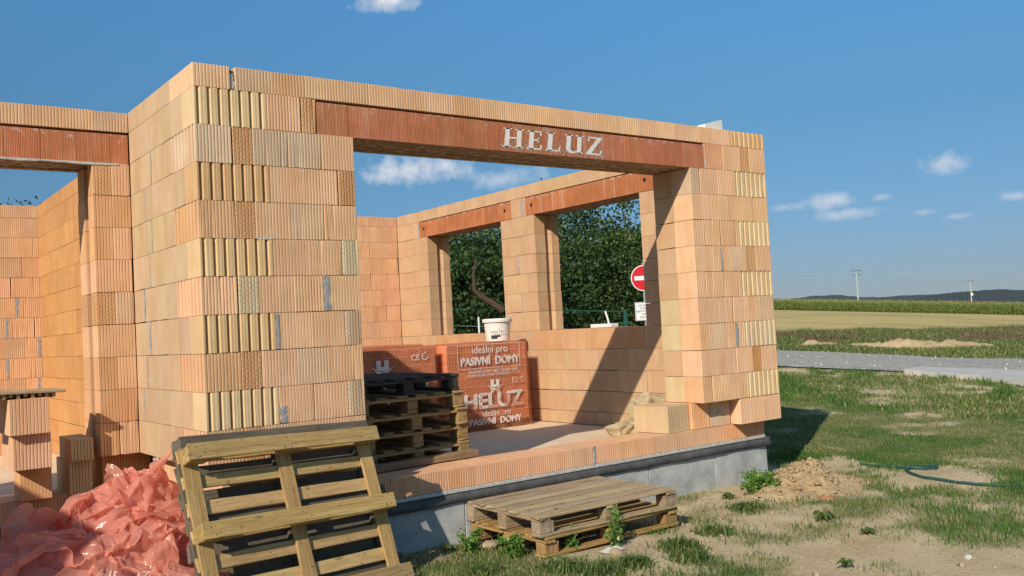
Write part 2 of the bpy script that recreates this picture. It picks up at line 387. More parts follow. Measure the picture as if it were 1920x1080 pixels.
road_far = extend(gpx([(1460, 658), (1600, 664), (1750, 671), (1919, 676)])); road_near = extend(gpx([(1462, 689), (1600, 694), (1700, 699), (1919, 706)]))
gx = gaxis([(-2500, -200, 230), (-200, -30, 17), (-30, -6, 2), (-6, -2, .4), (-2, 12, .075), (12, 34, .3), (34, 200, 4), (200, 800, 60), (800, 5000, 600)])
gy = gaxis([(-2500, -200, 230), (-200, -30, 17), (-30, -8, 2), (-8, -4.5, .4), (-4.5, 7, .075), (7, 22, .3), (22, 160, 4), (160, 800, 60), (800, 5000, 600)])
GX, GY = np.meshgrid(gx, gy); GZ = zg(GX, GY)
V = np.stack([GX.ravel(), GY.ravel(), GZ.ravel()], 1); nx = len(gx); ny = len(gy)
ii = (np.arange(ny-1)[:, None]*nx+np.arange(nx-1)[None]).ravel()
F = np.stack([ii, ii+1, ii+1+nx, ii+nx], 1)
gm = grass_mask(V[:, 0], V[:, 1])
k = Mt('soil_and_turf'); tc = k.n('ShaderNodeTexCoord').outputs['Object']; a = k.n('ShaderNodeAttribute', attribute_name='Col').outputs['Color']
fac = k.n('ShaderNodeSeparateColor', i={0: a}).outputs[0]
s1 = k.noise(tc, 2.2, 5); s2 = k.noise(tc, 34, 6, .7); s3 = k.noise(tc, 160, 3, .7)
soil = k.mix(k.ramp(s1, .3, .7), (.50, .385, .225), (.66, .53, .335))
soil = k.mix(k.ramp(s2, .52, .75, 0, .55), soil, (.38, .285, .165)); soil = k.mix(k.ramp(s3, .6, .8, 0, .5), soil, (.52, .42, .30))
turf = k.mix(k.ramp(s2, .3, .7), (.10, .135, .04), (.21, .21, .085)); turf = k.mix(k.ramp(s1, .45, .75, 0, .5), turf, (.33, .27, .15))
gf = k.math('ADD', fac, k.ramp(s2, .3, .7, -.35, .35), clamp=True)
M_GROUND = k.done(k.bsdf(Base_Color=k.mix(gf, soil, turf), Roughness=.97, Specular_IOR_Level=.05, Normal=k.bump(k.math('ADD', s2, k.math('MULTIPLY', s3, .4)), .9, .03)))
ground = link('ground', np_mesh('ground', V, F, M_GROUND, np.stack([gm]*3, 1), True)); tag(ground, kind='structure')

def sheet(name, mat, outline_fn, s0, s1, ns, t0, t1, nt, lift, kind='structure', rough=0.0, zfn=None):
    """strip of terrain: outline_fn(s, t) -> (x, y)"""
    S, T = np.meshgrid(np.linspace(s0, s1, ns), np.linspace(t0, t1, nt)); X, Y = outline_fn(S, T)
    Z = zg(X, Y, False)+lift+(0 if zfn is None else zfn(X, Y, S, T))
    if rough: Z = Z+(fbm(X*2, Y*2, 5)-.5)*rough
    V = np.stack([X.ravel(), Y.ravel(), Z.ravel()], 1); i_ = (np.arange(nt-1)[:, None]*ns+np.arange(ns-1)[None]).ravel()
    o = link(name, np_mesh(name, V, np.stack([i_, i_+1, i_+1+ns, i_+ns], 1), mat, None, True)); tag(o, kind=kind); return o
def lerp_edge(A, B):
    A = np.array(A); B = np.array(B)
    def fn(S, T):
        ax = np.interp(S, A[:, 1], A[:, 0]); bx = np.interp(S, B[:, 1], B[:, 0]); return ax+(bx-ax)*T, S
    return fn
k = Mt('gravel'); tc = k.n('ShaderNodeTexCoord').outputs['Object']
vo = k.n('ShaderNodeTexVoronoi', i={'Vector': tc, 'Scale': 22.0}); n1 = k.noise(tc, .9, 4); n2 = k.noise(k.map(tc, (1.6, .12, 1)), 1., 3)
c = k.mix(k.n('ShaderNodeSeparateColor', i={0: vo.outputs['Color']}).outputs[0], (.27, .255, .225), (.48, .455, .40)); c = k.mix(k.ramp(n1, .35, .7, 0, .5), c, (.36, .33, .27)); c = k.mix(k.ramp(n2, .5, .7, 0, .45), c, (.27, .265, .25))
M_GRAVEL = k.done(k.bsdf(Base_Color=c, Roughness=.95, Specular_IOR_Level=.1, Normal=k.bump(vo.outputs['Distance'], 1., .03)))
sheet('gravel_road', M_GRAVEL, lerp_edge(road_near, road_far), -40, 90, 260, 0, 1, 16, .03, rough=.05)
print('road x', road_near, road_far)
# stubble field between the road verge and the corn
UU = np.array([1180, 1300, 1458, 1560, 1680, 1790, 1919, 2080, 2300, 2500.])
def edge(vs_): return np.array([onground(u_, v_)[:2] for u_, v_ in zip(UU, np.interp(UU, [q[0] for q in vs_], [q[1] for q in vs_]))])
E_STUB = edge([(1180, 642), (1458, 633), (1560, 630), (1680, 624), (1790, 621), (1919, 618), (2500, 604)])
CORN_L = atd(1455, 583, 150); CORN_R = atd(1920, 591, 132)
def corn_x(y): return CORN_R[0]+(CORN_L[0]-CORN_R[0])*(np.asarray(y)-CORN_R[1])/(CORN_L[1]-CORN_R[1])
def corn_hit(u_):
    d = ray(u_, 580)[:2]; e_ = (CORN_L-CORN_R)[:2]; A_ = np.array([[d[0], -e_[0]], [d[1], -e_[1]]]); t_ = np.linalg.solve(A_, CORN_R[:2]-CAM[:2]); return CAM[:2]+d*t_[0]
E_CORN = np.array([corn_hit(u_)+np.array([5, 2]) for u_ in UU])
E_ROADF = edge([(1180, 648), (1460, 657), (1600, 663), (1750, 670), (1919, 675), (2500, 697)])
def between(A_, B_):
    def fn(S, T):
        ax = np.interp(S, UU, A_[:, 0]); ay = np.interp(S, UU, A_[:, 1]); bx = np.interp(S, UU, B_[:, 0]); by = np.interp(S, UU, B_[:, 1]); return ax+(bx-ax)*T, ay+(by-ay)*T
    return fn
k = Mt('stubble'); tc = k.n('ShaderNodeTexCoord').outputs['Object']
rows = k.noise(k.map(tc, (.9, .03, 1)), 1., 4, .6); patch = k.noise(k.map(tc, (.10, .03, 1)), 1., 4); fi = k.noise(tc, 9, 4, .7)
c = k.mix(k.ramp(rows, .3, .7), (.40, .295, .115), (.58, .455, .20)); c = k.mix(k.ramp(patch, .52, .66, 0, .55), c, (.24, .22, .075)); c = k.mix(k.ramp(fi, .5, .8, 0, .35), c, (.2, .14, .06))
M_STUB = k.done(k.bsdf(Base_Color=c, Roughness=.95, Specular_IOR_Level=.05, Normal=k.bump(fi, .6, .06)))
sheet('stubble_field', M_STUB, between(E_STUB, E_CORN), 1180, 2500, 120, 0, 1, 120, .05)

# ------------------------------------------------------------------ the house
RED = np.array
CB = np.array([.78, .50, .30])
def tint(kind='n', rr=R):
    v = rr.uniform(.95, 1.05)
    if kind == 'n':
        q = rr.random()
        c = CB*np.array([1, rr.uniform(.975, 1.02), rr.uniform(.95, 1.05)])
        if q < .10: c = np.array([.74, .455, .25])
        elif q < .22: c = np.array([.70, .485, .31])
    elif kind == 'cut': c = np.array([.66, .39, .20])
    elif kind == 'pale': c = np.array([.66, .55, .35])
    elif kind == 'tongue': c = rr.choice([np.array([.70, .49, .26]), np.array([.72, .54, .31]), np.array([.70, .55, .35]), np.array([.66, .43, .22])])
    elif kind == 'grey': c = np.array([.67, .50, .34])
    elif kind == 'orange': c = np.array([.60, .30, .12])*rr.uniform(.95, 1.1)
    elif kind == 'in': c = np.array([.57, .375, .215])*np.array([1, rr.uniform(.98, 1.02), rr.uniform(.96, 1.04)])
    elif kind == 'yel': c = np.array([.60, .47, .27])
    return c*v
def side_profile(kind, s):
    c = .003
    if kind == 'rib':
        n = max(2, round(s/.0227)); p = s/n; o = [(c, 0)]
        for i in range(1, n): t = i*p; o += [(t-.0042, 0), (t-.0022, .0016), (t-.0013, .0068), (t+.0013, .0068), (t+.0022, .0016), (t+.0042, 0)]
        return o+[(s-c, 0)]
    if kind == 'tongue':
        n = max(3, round(s/.0665)); p = s/n; o = [(c, 0)]
        for i in range(n):
            t = i*p+p*.22; o += [(t, 0), (t+.004, .026), (t+.015, .026), (t+.026, .003), (t+.029, 0)]
        return o+[(s-c, 0)]
    if kind == 'jamb':      # window and door reveal with a rebate
        o = [(c, 0)]
        a0, a1 = s*.42, s*.70
        for lo, hi in ((0, a0), (a1, s)):
            n = max(2, round((hi-lo)/.0227)); p = (hi-lo)/n
            for i in range(1, n): t = lo+i*p; o += [(t-.003, 0), (t-.001, .004), (t+.001, .004), (t+.003, 0)]
            if lo == 0: o += [(a0, 0), (a0+.002, .045), (a1-.03, .045), (a1, 0)]
        return o+[(s-c, 0)]
    return [(c, 0), (s-c, 0)]
BR_CACHE = {}
def brick_mesh(w, d, h, fr='plain', ri='plain', ba='plain', le='plain', mat=None, chip=0):
    key = (round(w, 3), round(d, 3), round(h, 3), fr, ri, ba, le, mat.name if mat else '', chip)
    if key in BR_CACHE: return BR_CACHE[key]
    P = [(t, q) for t, q in side_profile(fr, w)] + [(w-q, t) for t, q in side_profile(ri, d)]
    P += [(w-t, d-q) for t, q in side_profile(ba, w)] + [(q, d-t) for t, q in side_profile(le, d)]
    n = len(P); v = [(x, y, 0) for x, y in P]+[(x, y, h) for x, y in P]
    if chip:        # knocked-off corners and nibbled edges
        rr = random.Random(hash(key) & 0xffff); spots = [(rr.choice((0, w)) if rr.random() < .6 else rr.uniform(0, w), 0, rr.choice((0, h))) for _ in range(3)]+[(0, rr.uniform(0, d), rr.choice((0, h))) for _ in range(2)]
        for q in range(len(v)):
            x, y, z_ = v[q]
            for (sx, sy, sz) in spots:
                dd_ = math.hypot(x-sx, y-sy); r_ = rr.uniform(.005, .015)
                if dd_ < r_ and abs(z_-sz) < .001: e_ = (r_-dd_)*.6; v[q] = (x+(.002 if x < w/2 else -.002), y+.003 if y < .03 else y, z_+(e_ if sz == 0 else -e_))
    f = [(i, (i+1) % n, (i+1) % n+n, i+n) for i in range(n)]+[tuple(range(n))[::-1], tuple(range(n, 2*n))]
    m = mesh_of(v, f, name='brick'); m.materials.append(mat or M_BRICK); BR_CACHE[key] = m; return m
J = .003
def brick(parent, x, y, z, w, d, h, fr='plain', ri='plain', ba='plain', le='plain', col=None, mat=None, name='brick', jit=1.0):
    q = R.random(); sh = .008 if q < .10 and h > .2 else 0
    m = brick_mesh(w-J-sh, d-J, h-J-(.002 if q > .8 else 0), fr, ri, ba, le, mat, R.choice((0, 0, 0, 1, 2)) if h > .2 else 0)
    return link(name, m, None, parent, (x+J/2+R.uniform(-1, 1)*.0006, y+J/2+R.uniform(-1, 1)*.0028*jit, z+J/2), (0, 0, R.uniform(-.004, .004)*jit), tint('n') if col is None else col)
L_, XJ1, XJ2, D1, XE, YB, TOP = 5.844, 1.144, 4.702, 1.57, 5.44, 6.88, 3.07
T_ = .5
def rz(i): return (2.91, .157) if i == 0 else (2.91-.25*i, .25)     # course i: bottom z, height
house = empty('brick_house', (2.9, 3, 0)); tag(house, 'unfinished house shell of orange hollow clay blocks on a grey concrete foundation', 'house')
def hpart(o):
    o.parent = house; o.matrix_parent_inverse = Matrix.Translation((-2.9, -3, 0)); return o
def core(name, boxes, mat=M_CORE):
    b = MB()
    for q in boxes: b.box(*q)
    return hpart(b.build(name, mat))
I_ = .035
fw = core('front_wall', [(I_, XJ1-I_, I_, T_-I_, .42, 2.92), (XJ2+I_, L_-I_, I_, T_-I_, .42, 2.92), (I_, L_-I_, I_, T_-I_, 2.92, 3.05),
                         (.16, 5.70, .155, .46, .02, .145), (.18, XJ1-.06, .17, .46, .15, .42), (4.76, 5.70, .17, .46, .15, .42)])
def gap_fill(parent, x, z, w, h, y=-.004, name='mortar_patch', pale=False):
    n = 7; vs = []; fs = []
    for i in range(n+1):
        zz = z+h*i/n; a_ = R.uniform(-.35, .35)*w; b_ = R.uniform(-.35, .35)*w; yy = y+.0035-R.uniform(0, .002)
        vs += [(x+a_*.6, yy, zz), (x+w*.5+a_*.2, yy-.0012, zz), (x+w+b_*.6, yy, zz), (x+w*.5, y+.03, zz)]
    for i in range(n):
        for q in range(4): a0 = i*4+q; b0 = i*4+(q+1) % 4; fs.append((a0, b0, b0+4, a0+4))
    fs += [(3, 2, 1, 0), tuple(n*4+q for q in range(4))]
    return link(name, mesh_of(vs, fs), M_WHITEMORT if pale else M_MORTAR, parent)
# left pier ------------------------------------------------
for i in range(1, 11):
    z, h = rz(i); g = i % 2 == 1
    if g:
        brick(fw, 0, 0, z, .5, .25, h, 'tongue', col=tint('tongue'))
        if i == 1: seq = [(.5, .75, 'n'), (.75, .862, 'cut')]
        else: seq = [(.5, .757, 'n'), (.757, 1.012, 'n'), (1.012, XJ1, 'pale' if i == 5 else 'cut' if i in (1, 3) else 'grey')]
        for a0, b0, kd in seq:
            brick(fw, a0, 0, z, b0-a0, T_, h, 'rib', col=tint(kd), mat=M_CUT if kd != 'n' else None)
    else:
        brick(fw, 0, 0, z, .25, T_, h, 'rib', le='tongue', col=tint('grey' if i == 2 else 'n'))
        for a0, b0, kd in [(.25, .388, {6: 'pale'}.get(i, 'cut')), (.388, .64, 'grey' if i == 2 else 'n'), (.64, .89, 'grey' if i == 2 else 'n'), (.89, XJ1, 'n')]:
            brick(fw, a0, 0, z, b0-a0, T_, h, 'rib', col=tint(kd), mat=M_CUT if kd in ('cut', 'pale') else None)
gap_fill(fw, .855, 1.415, .05, .235); gap_fill(fw, .500, 1.165, .026, .235, -.002); gap_fill(fw, .502, .665, .05, .11, -.004); gap_fill(fw, .252, 2.92, .028, .10, .012, pale=True)
gap_fill(fw, .395, 1.905, .10, .012, -.003, pale=True)
# top course -----------------------------------------------
z, h = rz(0)
brick(fw, 0, 0, z, .25, T_, h, 'rib', le='plain', col=tint('n'))
xs = [.285]
while xs[-1] < L_-.5-.05: xs.append(min(xs[-1]+.25, L_-.5))
for a0, b0 in zip(xs[:-1], xs[1:]): brick(fw, a0, 0, z, b0-a0, T_, h, 'rib', col=tint('n')*R.choice([1, 1.03, .96]), jit=.6)
brick(fw, L_-.5, 0, z, .5, .25, h, 'tongue', col=tint('tongue'))
brick(fw, L_-.5, .25, z, .5, .25, h)
# right pier -----------------------------------------------
for i in range(1, 11):
    z, h = rz(i)
    if i % 2 == 0:
        for q, (a0, b0, kd) in enumerate([(XJ2, XJ2+.135, 'cut'), (XJ2+.135, XJ2+.39, 'n'), (XJ2+.39, L_-.5, 'n')]):
            if q == 0:
                brick(fw, a0, 0, z, b0-a0, .25, h, 'rib', col=tint('n' if i > 3 else 'grey'), mat=M_CUT if i == 2 else None); brick(fw, a0, .25, z, b0-a0, .25, h, col=tint('yel' if i in (8, 10) else 'in'))
            else: brick(fw, a0, 0, z, b0-a0, T_, h, 'rib', col=tint(kd))
        brick(fw, L_-.5, 0, z, .5, .25, h, 'tongue', col=tint('tongue'))
        brick(fw, L_-.5, .25, z, .5, .25, h)
    else:
        seq = [(XJ2, XJ2+.255, 'n'), (XJ2+.255, XJ2+.51, 'n'), (XJ2+.51, XJ2+.75, 'n'), (XJ2+.75, L_-.25, 'cut' if i in (5, 9) else 'n'), (L_-.25, L_, 'n')]
        if i == 1: seq = [(4.925, 5.19, 'orange'), (5.19, 5.45, 'n'), (5.45, 5.594, 'cut'), (5.594, L_, 'n')]
        for a0, b0, kd in seq:
            c0 = tint('n')*np.array([.94, .80, .72]) if kd == 'orange' else tint(kd if kd != 'cut' or i != 9 else 'orange')
            if a0 == XJ2:
                brick(fw, a0, 0, z, b0-a0, .25, h, 'rib', col=c0); brick(fw, a0, .25, z, b0-a0, .25, h, col=tint('yel' if i in (7,) else 'in'))
            else: brick(fw, a0, 0, z, b0-a0, T_, h, 'rib', col=c0)
gap_fill(fw, 4.905, 2.665, .022, .235, .004, pale=True); gap_fill(fw, 5.06, 1.665, .03, .22); gap_fill(fw, 5.215, .915, .045, .235, -.002)
# the eleventh course: flush corner block, the rest set back on the narrow starter course
z, h = .157, .25
brick(fw, 5.226, 0, z, .355, T_, h, 'rib', col=tint('n')); brick(fw, 5.581, 0, z, L_-5.581, T_, h, 'rib', col=tint('n'))
brick(fw, 4.66, .125, z, .26, .375, h, 'rib', le='tongue', col=tint('n')*np.array([1, .86, .74])); brick(fw, 4.92, .122, z, .30, .375, h, 'rib', col=tint('grey'))
for a0, b0 in ((.13, .38), (.38, .63), (.63, .88), (.88, 1.12)): brick(fw, a0, .122, z, b0-a0, .375, h, 'rib', col=tint('n'))
xs = [.13]
while xs[-1] < 5.70: xs.append(min(xs[-1]+.25, 5.715))
for q, (a0, b0) in enumerate(zip(xs[:-1], xs[1:])): brick(fw, a0, .12, 0, b0-a0, .38, .155, 'rib', col=tint('n')*np.array([1, .8, .66]) if q == len(xs)-4 else tint('n')*np.array([.98, .88, .84]), jit=.5)
gap_fill(fw, 3.38, .004, .035, .15, .117)
# left flank (return wall) ----------------------------------
sw = core('flank_wall', [(I_, T_-I_, .30, D1+.4, .42, 3.04), (.17, .46, .30, D1+.1, .0, .42)])
for i in range(0, 11):
    z, h = rz(i); ys = ([.25, .5] if i % 2 == 1 else [.5])+[.75, 1.0, 1.28, D1]
    for a0, b0 in zip(ys[:-1], ys[1:]): brick(sw, 0, a0, z, T_, b0-a0, h, col=tint('in')*np.array([1.0, 1.10, 1.16]), jit=.3)
def mort_x(y, z, w, h, x=-.003):
    o = gap_fill(sw, 0, 0, w, h, 0); o.location = (x, y+w, z); o.rotation_euler = (0, 0, -math.pi/2); return o
for y_, z_, w_ in ((1.0, 2.415, .012), (1.17, 2.165, .012), (1.03, 1.915, .014), (1.11, 1.665, .016), (1.28, 1.415, .025), (1.15, 1.165, .045), (1.27, .915, .028), (1.38, .665, .022)):
    mort_x(y_, z_+.003, w_, .238)
for a0 in (.25, .5, .75, 1.0, 1.25): brick(sw, .122, a0, .157, .375, .25, .25, col=tint('n')); brick(sw, .12, a0, 0, .38, .25, .155, le='rib', col=tint('n'))
# left wing --------------------------------------------------
ww = core('wing_wall', [(-.28+I_, .3, D1+I_, D1+.46, .42, 2.90), (-4.2, .02, D1+.04, D1+.46, 2.92, 3.04), (-4.2, .0, D1+.16, D1+.46, .02, .145), (-4.17, -2.93, D1+.04, D1+.46, .15, 2.90), (-.24, .15, D1+.2, D1+.46, .0, .42)])
for i in range(1, 11):
    z, h = rz(i)
    if i == 1: continue
    if i % 2 == 0:
        brick(ww, -.28, D1, z, .14, T_, h, 'rib', le='jamb', col=tint('cut')*1.05, mat=M_CUT if i in (2, 6) else None); brick(ww, -.14, D1, z, .14, T_, h, 'rib', col=tint('n'))
    else: brick(ww, -.28, D1, z, .28, T_, h, 'rib', le='jamb', col=tint('n')*np.array([.98, .94, .91]))
xs = list(np.arange(0, -4.2, -.25))
for a0 in xs: brick(ww, a0-.25, D1, 2.91, .25, T_, .157, 'rib', col=tint('n'))
for a0 in xs: brick(ww, a0-.25, D1+.12, 0, .25, .38, .155, 'rib', col=tint('n')*.95)
brick(ww, -.25, D1+.12, .157, .36, .38, .25, 'rib', col=tint('orange'))
def stuff_wall(name, parent, cells, mat=M_BRICK):
    """the blocks off to the side of the view, joined"""
    b = MB()
    for (x0, x1, y0, y1, z0, z1) in cells: b.box(x0+.002, x1-.002, y0+.002, y1-.002, z0+.002, z1-.002)
    o = b.build(name, mat, parent, color=tint('n')); tag(o, kind='stuff'); return o
stuff_wall('blocks', ww, [(-4.2+.25*q, -3.95+.25*q, D1, D1+.5, *(lambda zz: (zz[0], zz[0]+zz[1]))(rz(i))) for i in range(1, 11) for q in range(5)])
# lintels -----------------------------------------------------
def lintel(name, x0, x1, y0, z0, nbeams=6, wing=False, front_seg=.25):
    o = core(name, [(x0+.004, x1-.004, y0+.012+.083*q, y0+.012+.083*q+.070, z0+R.uniform(.004, .02), z0+.225) for q in range(nbeams)], M_LINTEL)
    o.color = (.33, .22, .13, 1)
    x = x0
    while x < x1-.02:
        b = min(x1, x+front_seg*R.uniform(.97, 1.03));
        if x1-b < .06: b = x1
        m = brick_mesh(b-x-.002, .012, .232, mat=M_LINTEL)
        link('lintel_shell', m, None, o, (x+.001, y0+R.uniform(-.001, .001), z0+.003), color=np.array([.56, .215, .105])*R.uniform(.86, 1.1)*np.array([1, R.uniform(.93, 1.1), R.uniform(.9, 1.15)])); x = b
    return o
li = lintel('lintel', .868, 4.915, .004, 2.655)
lw = lintel('lintel', -3.1, -.005, D1+.004, 2.655)
def crumbs(parent, x0, x1, y, z, sgn=1):
    n = 60; xs_ = np.linspace(x0, x1, n); vs = []; fs = []
    for i, x in enumerate(xs_):
        d = .004+.014*max(0, fbm(x*6, 1.3, 4)-.35)*2
        vs += [(x, y-.006, z-d), (x, y-.006, z+.006), (x, y+.03, z+.006), (x, y+.03, z-d)]
    for i in range(n-1):
        for q in range(4): a0 = i*4+q; b0 = i*4+(q+1) % 4; fs.append((a0, b0, b0+4, a0+4))
    return link('mortar_bead', mesh_of(vs, fs), M_WHITEMORT, parent)
crumbs(lw, -3.0, -.08, D1, 2.655)
# stencilled letters on the front lintel
def poly_letters(name, strokes, mat, parent, loc, sx, sz, shear=0., y=0):
    b = MB()
    for q in strokes:
        n = len(q); A = [((p_[0]+shear*p_[1])*sx, 0, p_[1]*sz) for p_ in q]; B = [(x_, .004, z_) for x_, _, z_ in A]
        b.add(A+B, [tuple(range(n)), tuple(range(n, 2*n))[::-1]]+[(i, i+n, (i+1) % n+n, (i+1) % n) for i in range(n)])
    return b.build(name, mat, parent, loc)
def rect(x0, x1, y0, y1): return [(x0, y0), (x1, y0), (x1, y1), (x0, y1)]
LET = {'H': [rect(.08, .27, 0, 1), rect(.60, .79, 0, 1), rect(.0, .36, 0, .06), rect(.51, .88, 0, .06), rect(.0, .36, .94, 1), rect(.51, .88, .94, 1), rect(.27, .60, .46, .55)],
       'E': [rect(.07, .26, 0, 1), rect(.0, .60, .93, 1), rect(.0, .62, 0, .07), rect(.26, .50, .47, .55), [(.54, .76), (.60, .76), (.60, .95), (.54, .95)], [(.55, .05), (.62, .05), (.64, .27), (.58, .27)], [(.44, .40), (.50, .40), (.50, .62), (.44, .62)]],
       'L': [rect(.07, .26, 0, 1), rect(.0, .34, .94, 1), rect(.0, .60, 0, .07), [(.53, .05), (.60, .05), (.63, .28), (.57, .28)]],
       'U': [rect(.08, .26, .22, 1), rect(.55, .72, 0, 1), rect(.0, .34, .94, 1), rect(.46, .80, .94, 1), rect(.55, .80, 0, .06), [(.08, .22), (.26, .22), (.30, .12), (.40, .08), (.55, .16), (.55, .06), (.38, -.03), (.24, -.01), (.12, .09)]],
       'Z': [rect(.04, .66, .92, 1), rect(.0, .66, 0, .08), [(.0, .08), (.22, .08), (.66, .92), (.45, .92)], rect(.04, .10, .74, .95), [(.60, .05), (.66, .05), (.69, .28), (.63, .28)]]}
for ch, u0, u1, v_ in (('H', 942, 984, 260), ('E', 988, 1019, 264), ('L', 1023, 1054, 268), ('U', 1057, 1096, 272), ('Z', 1099, 1131, 276)):
    xa, xb = ony(u0, v_, 0)[0], ony(u1, v_, 0)[0]; wl = max(p_[0] for s_ in LET[ch] for p_ in s_)
    o = poly_letters('letter', LET[ch], M_PAINT, li, (xa, .0018, 2.692), (xb-xa)/(wl+.09), .158, .09); o['label'] = 'white stencilled letter ' + ch
# overspray specks round the letters
b = MB()
for q in range(700):
    x = R.uniform(2.47, 3.62); zc = 2.69+.03*R.gauss(0, .5) if R.random() < .6 else R.uniform(2.68, 2.86); s = R.uniform(.0012, .004)
    b.add([(x, .0012, zc), (x+s, .0012, zc), (x+s*.8, .0012, zc+s*R.uniform(1, 5)), (x, .0012, zc+s)], [(0, 1, 2, 3)])
tag(b.build('overspray', M_PAINT, li), kind='stuff')
# east wall with two window openings ---------------------------
ET = L_-XE
def ez(): pass
ew = core('east_wall', [(XE+I_, L_-I_, .5, YB+.36, .02, 1.14), (XE+I_, L_-I_, .5, 1.44-.05, 1.14, 2.9), (XE+I_, L_-I_, 3.36+.05, 4.09-.05, 1.14, 2.9), (XE+I_, L_-I_, 5.99+.05, YB+.36, 1.14, 2.9), (XE+I_, L_-I_, .5, YB+.36, 2.92, 3.05)])
WINS = [(1.44, 3.36), (4.09, 5.99)]
LINT = [(1.205, 3.525), (3.845, 6.20)]
for i in range(-1, 12):
    if i == -1: z, h = 0.0, .155
    elif i == 11: z, h = .157, .25
    else: z, h = rz(i)
    cuts = []
    if 2 <= i <= 7: cuts = WINS
    if i == 1: cuts = LINT
    segs = []; y0 = .5
    for a0, b0 in cuts: segs.append((y0, a0)); y0 = b0
    segs.append((y0, YB))
    for si, (a0, b0) in enumerate(segs):
        ln = b0-a0; bw = .50 if (i >= 8 and i != -1) else .375
        if i == 0 or i == -1: bw = .25
        n = max(1, round(ln/bw)); ys = [a0+ln*q/n for q in range(n+1)]
        if n > 1 and i % 2: ys = [a0]+[y_-(ys[1]-a0)*.42 for y_ in ys[1:-1]]+[b0]
        for q in range(len(ys)-1):
            sill = i == 8 and any(WINS[w_][0]-.2 < (ys[q]+ys[q+1])/2 < WINS[w_][1]+.15 for w_ in (0, 1))
            fr = 'jamb' if (cuts is WINS and q == 0 and si > 0) else 'plain'
            brick(ew, XE, ys[q], z, ET, ys[q+1]-ys[q], h, fr=fr, col=(tint('in')*np.array([1.02, .90, .80]) if sill else tint('in')), jit=.3)
for a0, b0 in LINT:
    o = core('lintel', [(XE+.012+.083*q, XE+.012+.083*q+.07, a0+.004, b0-.004, 2.667, 2.885) for q in range(5)], M_LINTEL); o.color = (.33, .22, .13, 1)
    y = a0
    while y < b0-.02:
        e = min(b0, y+.30)
        if b0-e < .08: e = b0
        link('lintel_shell', brick_mesh(.012, e-y-.002, .236, mat=M_LINTEL), None, o, (XE-.001, y, 2.662), color=np.array([.52, .20, .08])*R.uniform(.9, 1.08)); y = e
    for y in (a0+.13, b0-.13):
        h_ = MB().lathe([(.022, 0), (.022, .004)], 14).build('lifting_hole', M_BLACK, o, (XE-.0025, y, 2.79), (0, -math.pi/2, 0))
for y_, z_, w_ in ((3.70, 1.415, .014), (3.72, 1.915, .02), (6.21, 2.665, .03), (3.57, 2.665, .03), (1.02, .41, .015)):
    o = gap_fill(ew, 0, 0, w_, .235, 0); o.location = (XE-.002, y_+w_, z_); o.rotation_euler = (0, 0, -math.pi/2)
# back wall and inner partition --------------------------------
bw_ = core('back_wall', [(-4.0, XE+.2, YB+I_, YB+.34, .02, 3.05)])
ptn = core('partition_wall', [(.26+I_, .55, 4.42, YB, .02, 3.03)])
far_cells = []
for i in range(-1, 12):
    z, h = (0, .155) if i == -1 else (.157, .25) if i == 11 else rz(i)
    x = XE
    off = .12 if i % 2 else 0
    edges = [XE]+[XE-off-.25*q for q in range(1, 40)]
    for b0, a0 in zip(edges[:-1], edges[1:]):
        vis = (4.0 < b0 <= XE and i in range(0, 9)) or (-.75 < a0 and b0 < .45)
        if a0 < -4: continue
        if vis: brick(bw_, a0, YB, z, b0-a0, .38, h, 'rib', col=tint('n')*np.array([1, .955, .91]), jit=.5)
        else: far_cells.append((a0, b0, YB, YB+.38, z, z+h))
    ys = [4.40]+[4.40+off+.50*q for q in range(1, 6) if 4.40+off+.5*q < YB-.1]+[YB]
    for a0, b0 in zip(ys[:-1], ys[1:]): brick(ptn, .26, a0, z, .30, b0-a0, h, 'rib', col=tint('orange')*np.array([.86, .92, .9]), jit=.4)
stuff_wall('blocks', bw_, far_cells)
for x_, z_ in ((-.02, 1.67), (-.14, 1.42), (.22, 1.17), (-.14, .92), (.20, .665)): gap_fill(bw_, x_, z_, .035, .235, YB-.003)
for y_, z_ in ((4.55, 1.17), (4.52, .665), (4.55, .42)):
    o = gap_fill(ptn, 0, 0, .05, .235, 0); o.location = (.257, y_+.05, z_); o.rotation_euler = (0, 0, -math.pi/2)
# foundation, membrane, slab ------------------------------------
b = MB(); 
fnd = hpart(MB().box(.14, 5.735, .16, YB+.4, -.9, -.13).build('foundation', M_CONC))
xs = [.135, 1.02, 2.03, 3.04, 4.05, 4.94, 5.742]
for a0, b0 in zip(xs[:-1], xs[1:]):
    link('concrete_block', MB().box(a0+.004, b0-.004, .128, .175, -.9, -.042, .004).mesh(), M_CONC, fnd)
link('concrete_block', MB().box(5.70, 5.738, .18, YB+.3, -.9, -.042, .004).mesh(), M_CONC, fnd)
link('concrete_block', MB().box(-4.2, .16, D1+.128, D1+.6, -.9, -.042, .004).mesh(), M_CONC, fnd)
link('concrete_block', MB().box(.130, .175, .20, D1+.3, -.9, -.042, .004).mesh(), M_CONC, fnd)
slab = hpart(MB().box(-4.2, 5.42, D1+.5, YB, -.13, -.002).box(.52, 5.42, .50, D1+.498, -.13, -.002).build('floor_slab', M_SLAB))
hpart(MB().box(.12, 5.71, .112, .40, -.030, -.002, .003).build('mortar_bed', M_WHITEMORT)); hpart(MB().box(-4.2, .12, D1+.126, D1+.4, -.028, -.002, .003).build('mortar_bed', M_WHITEMORT))
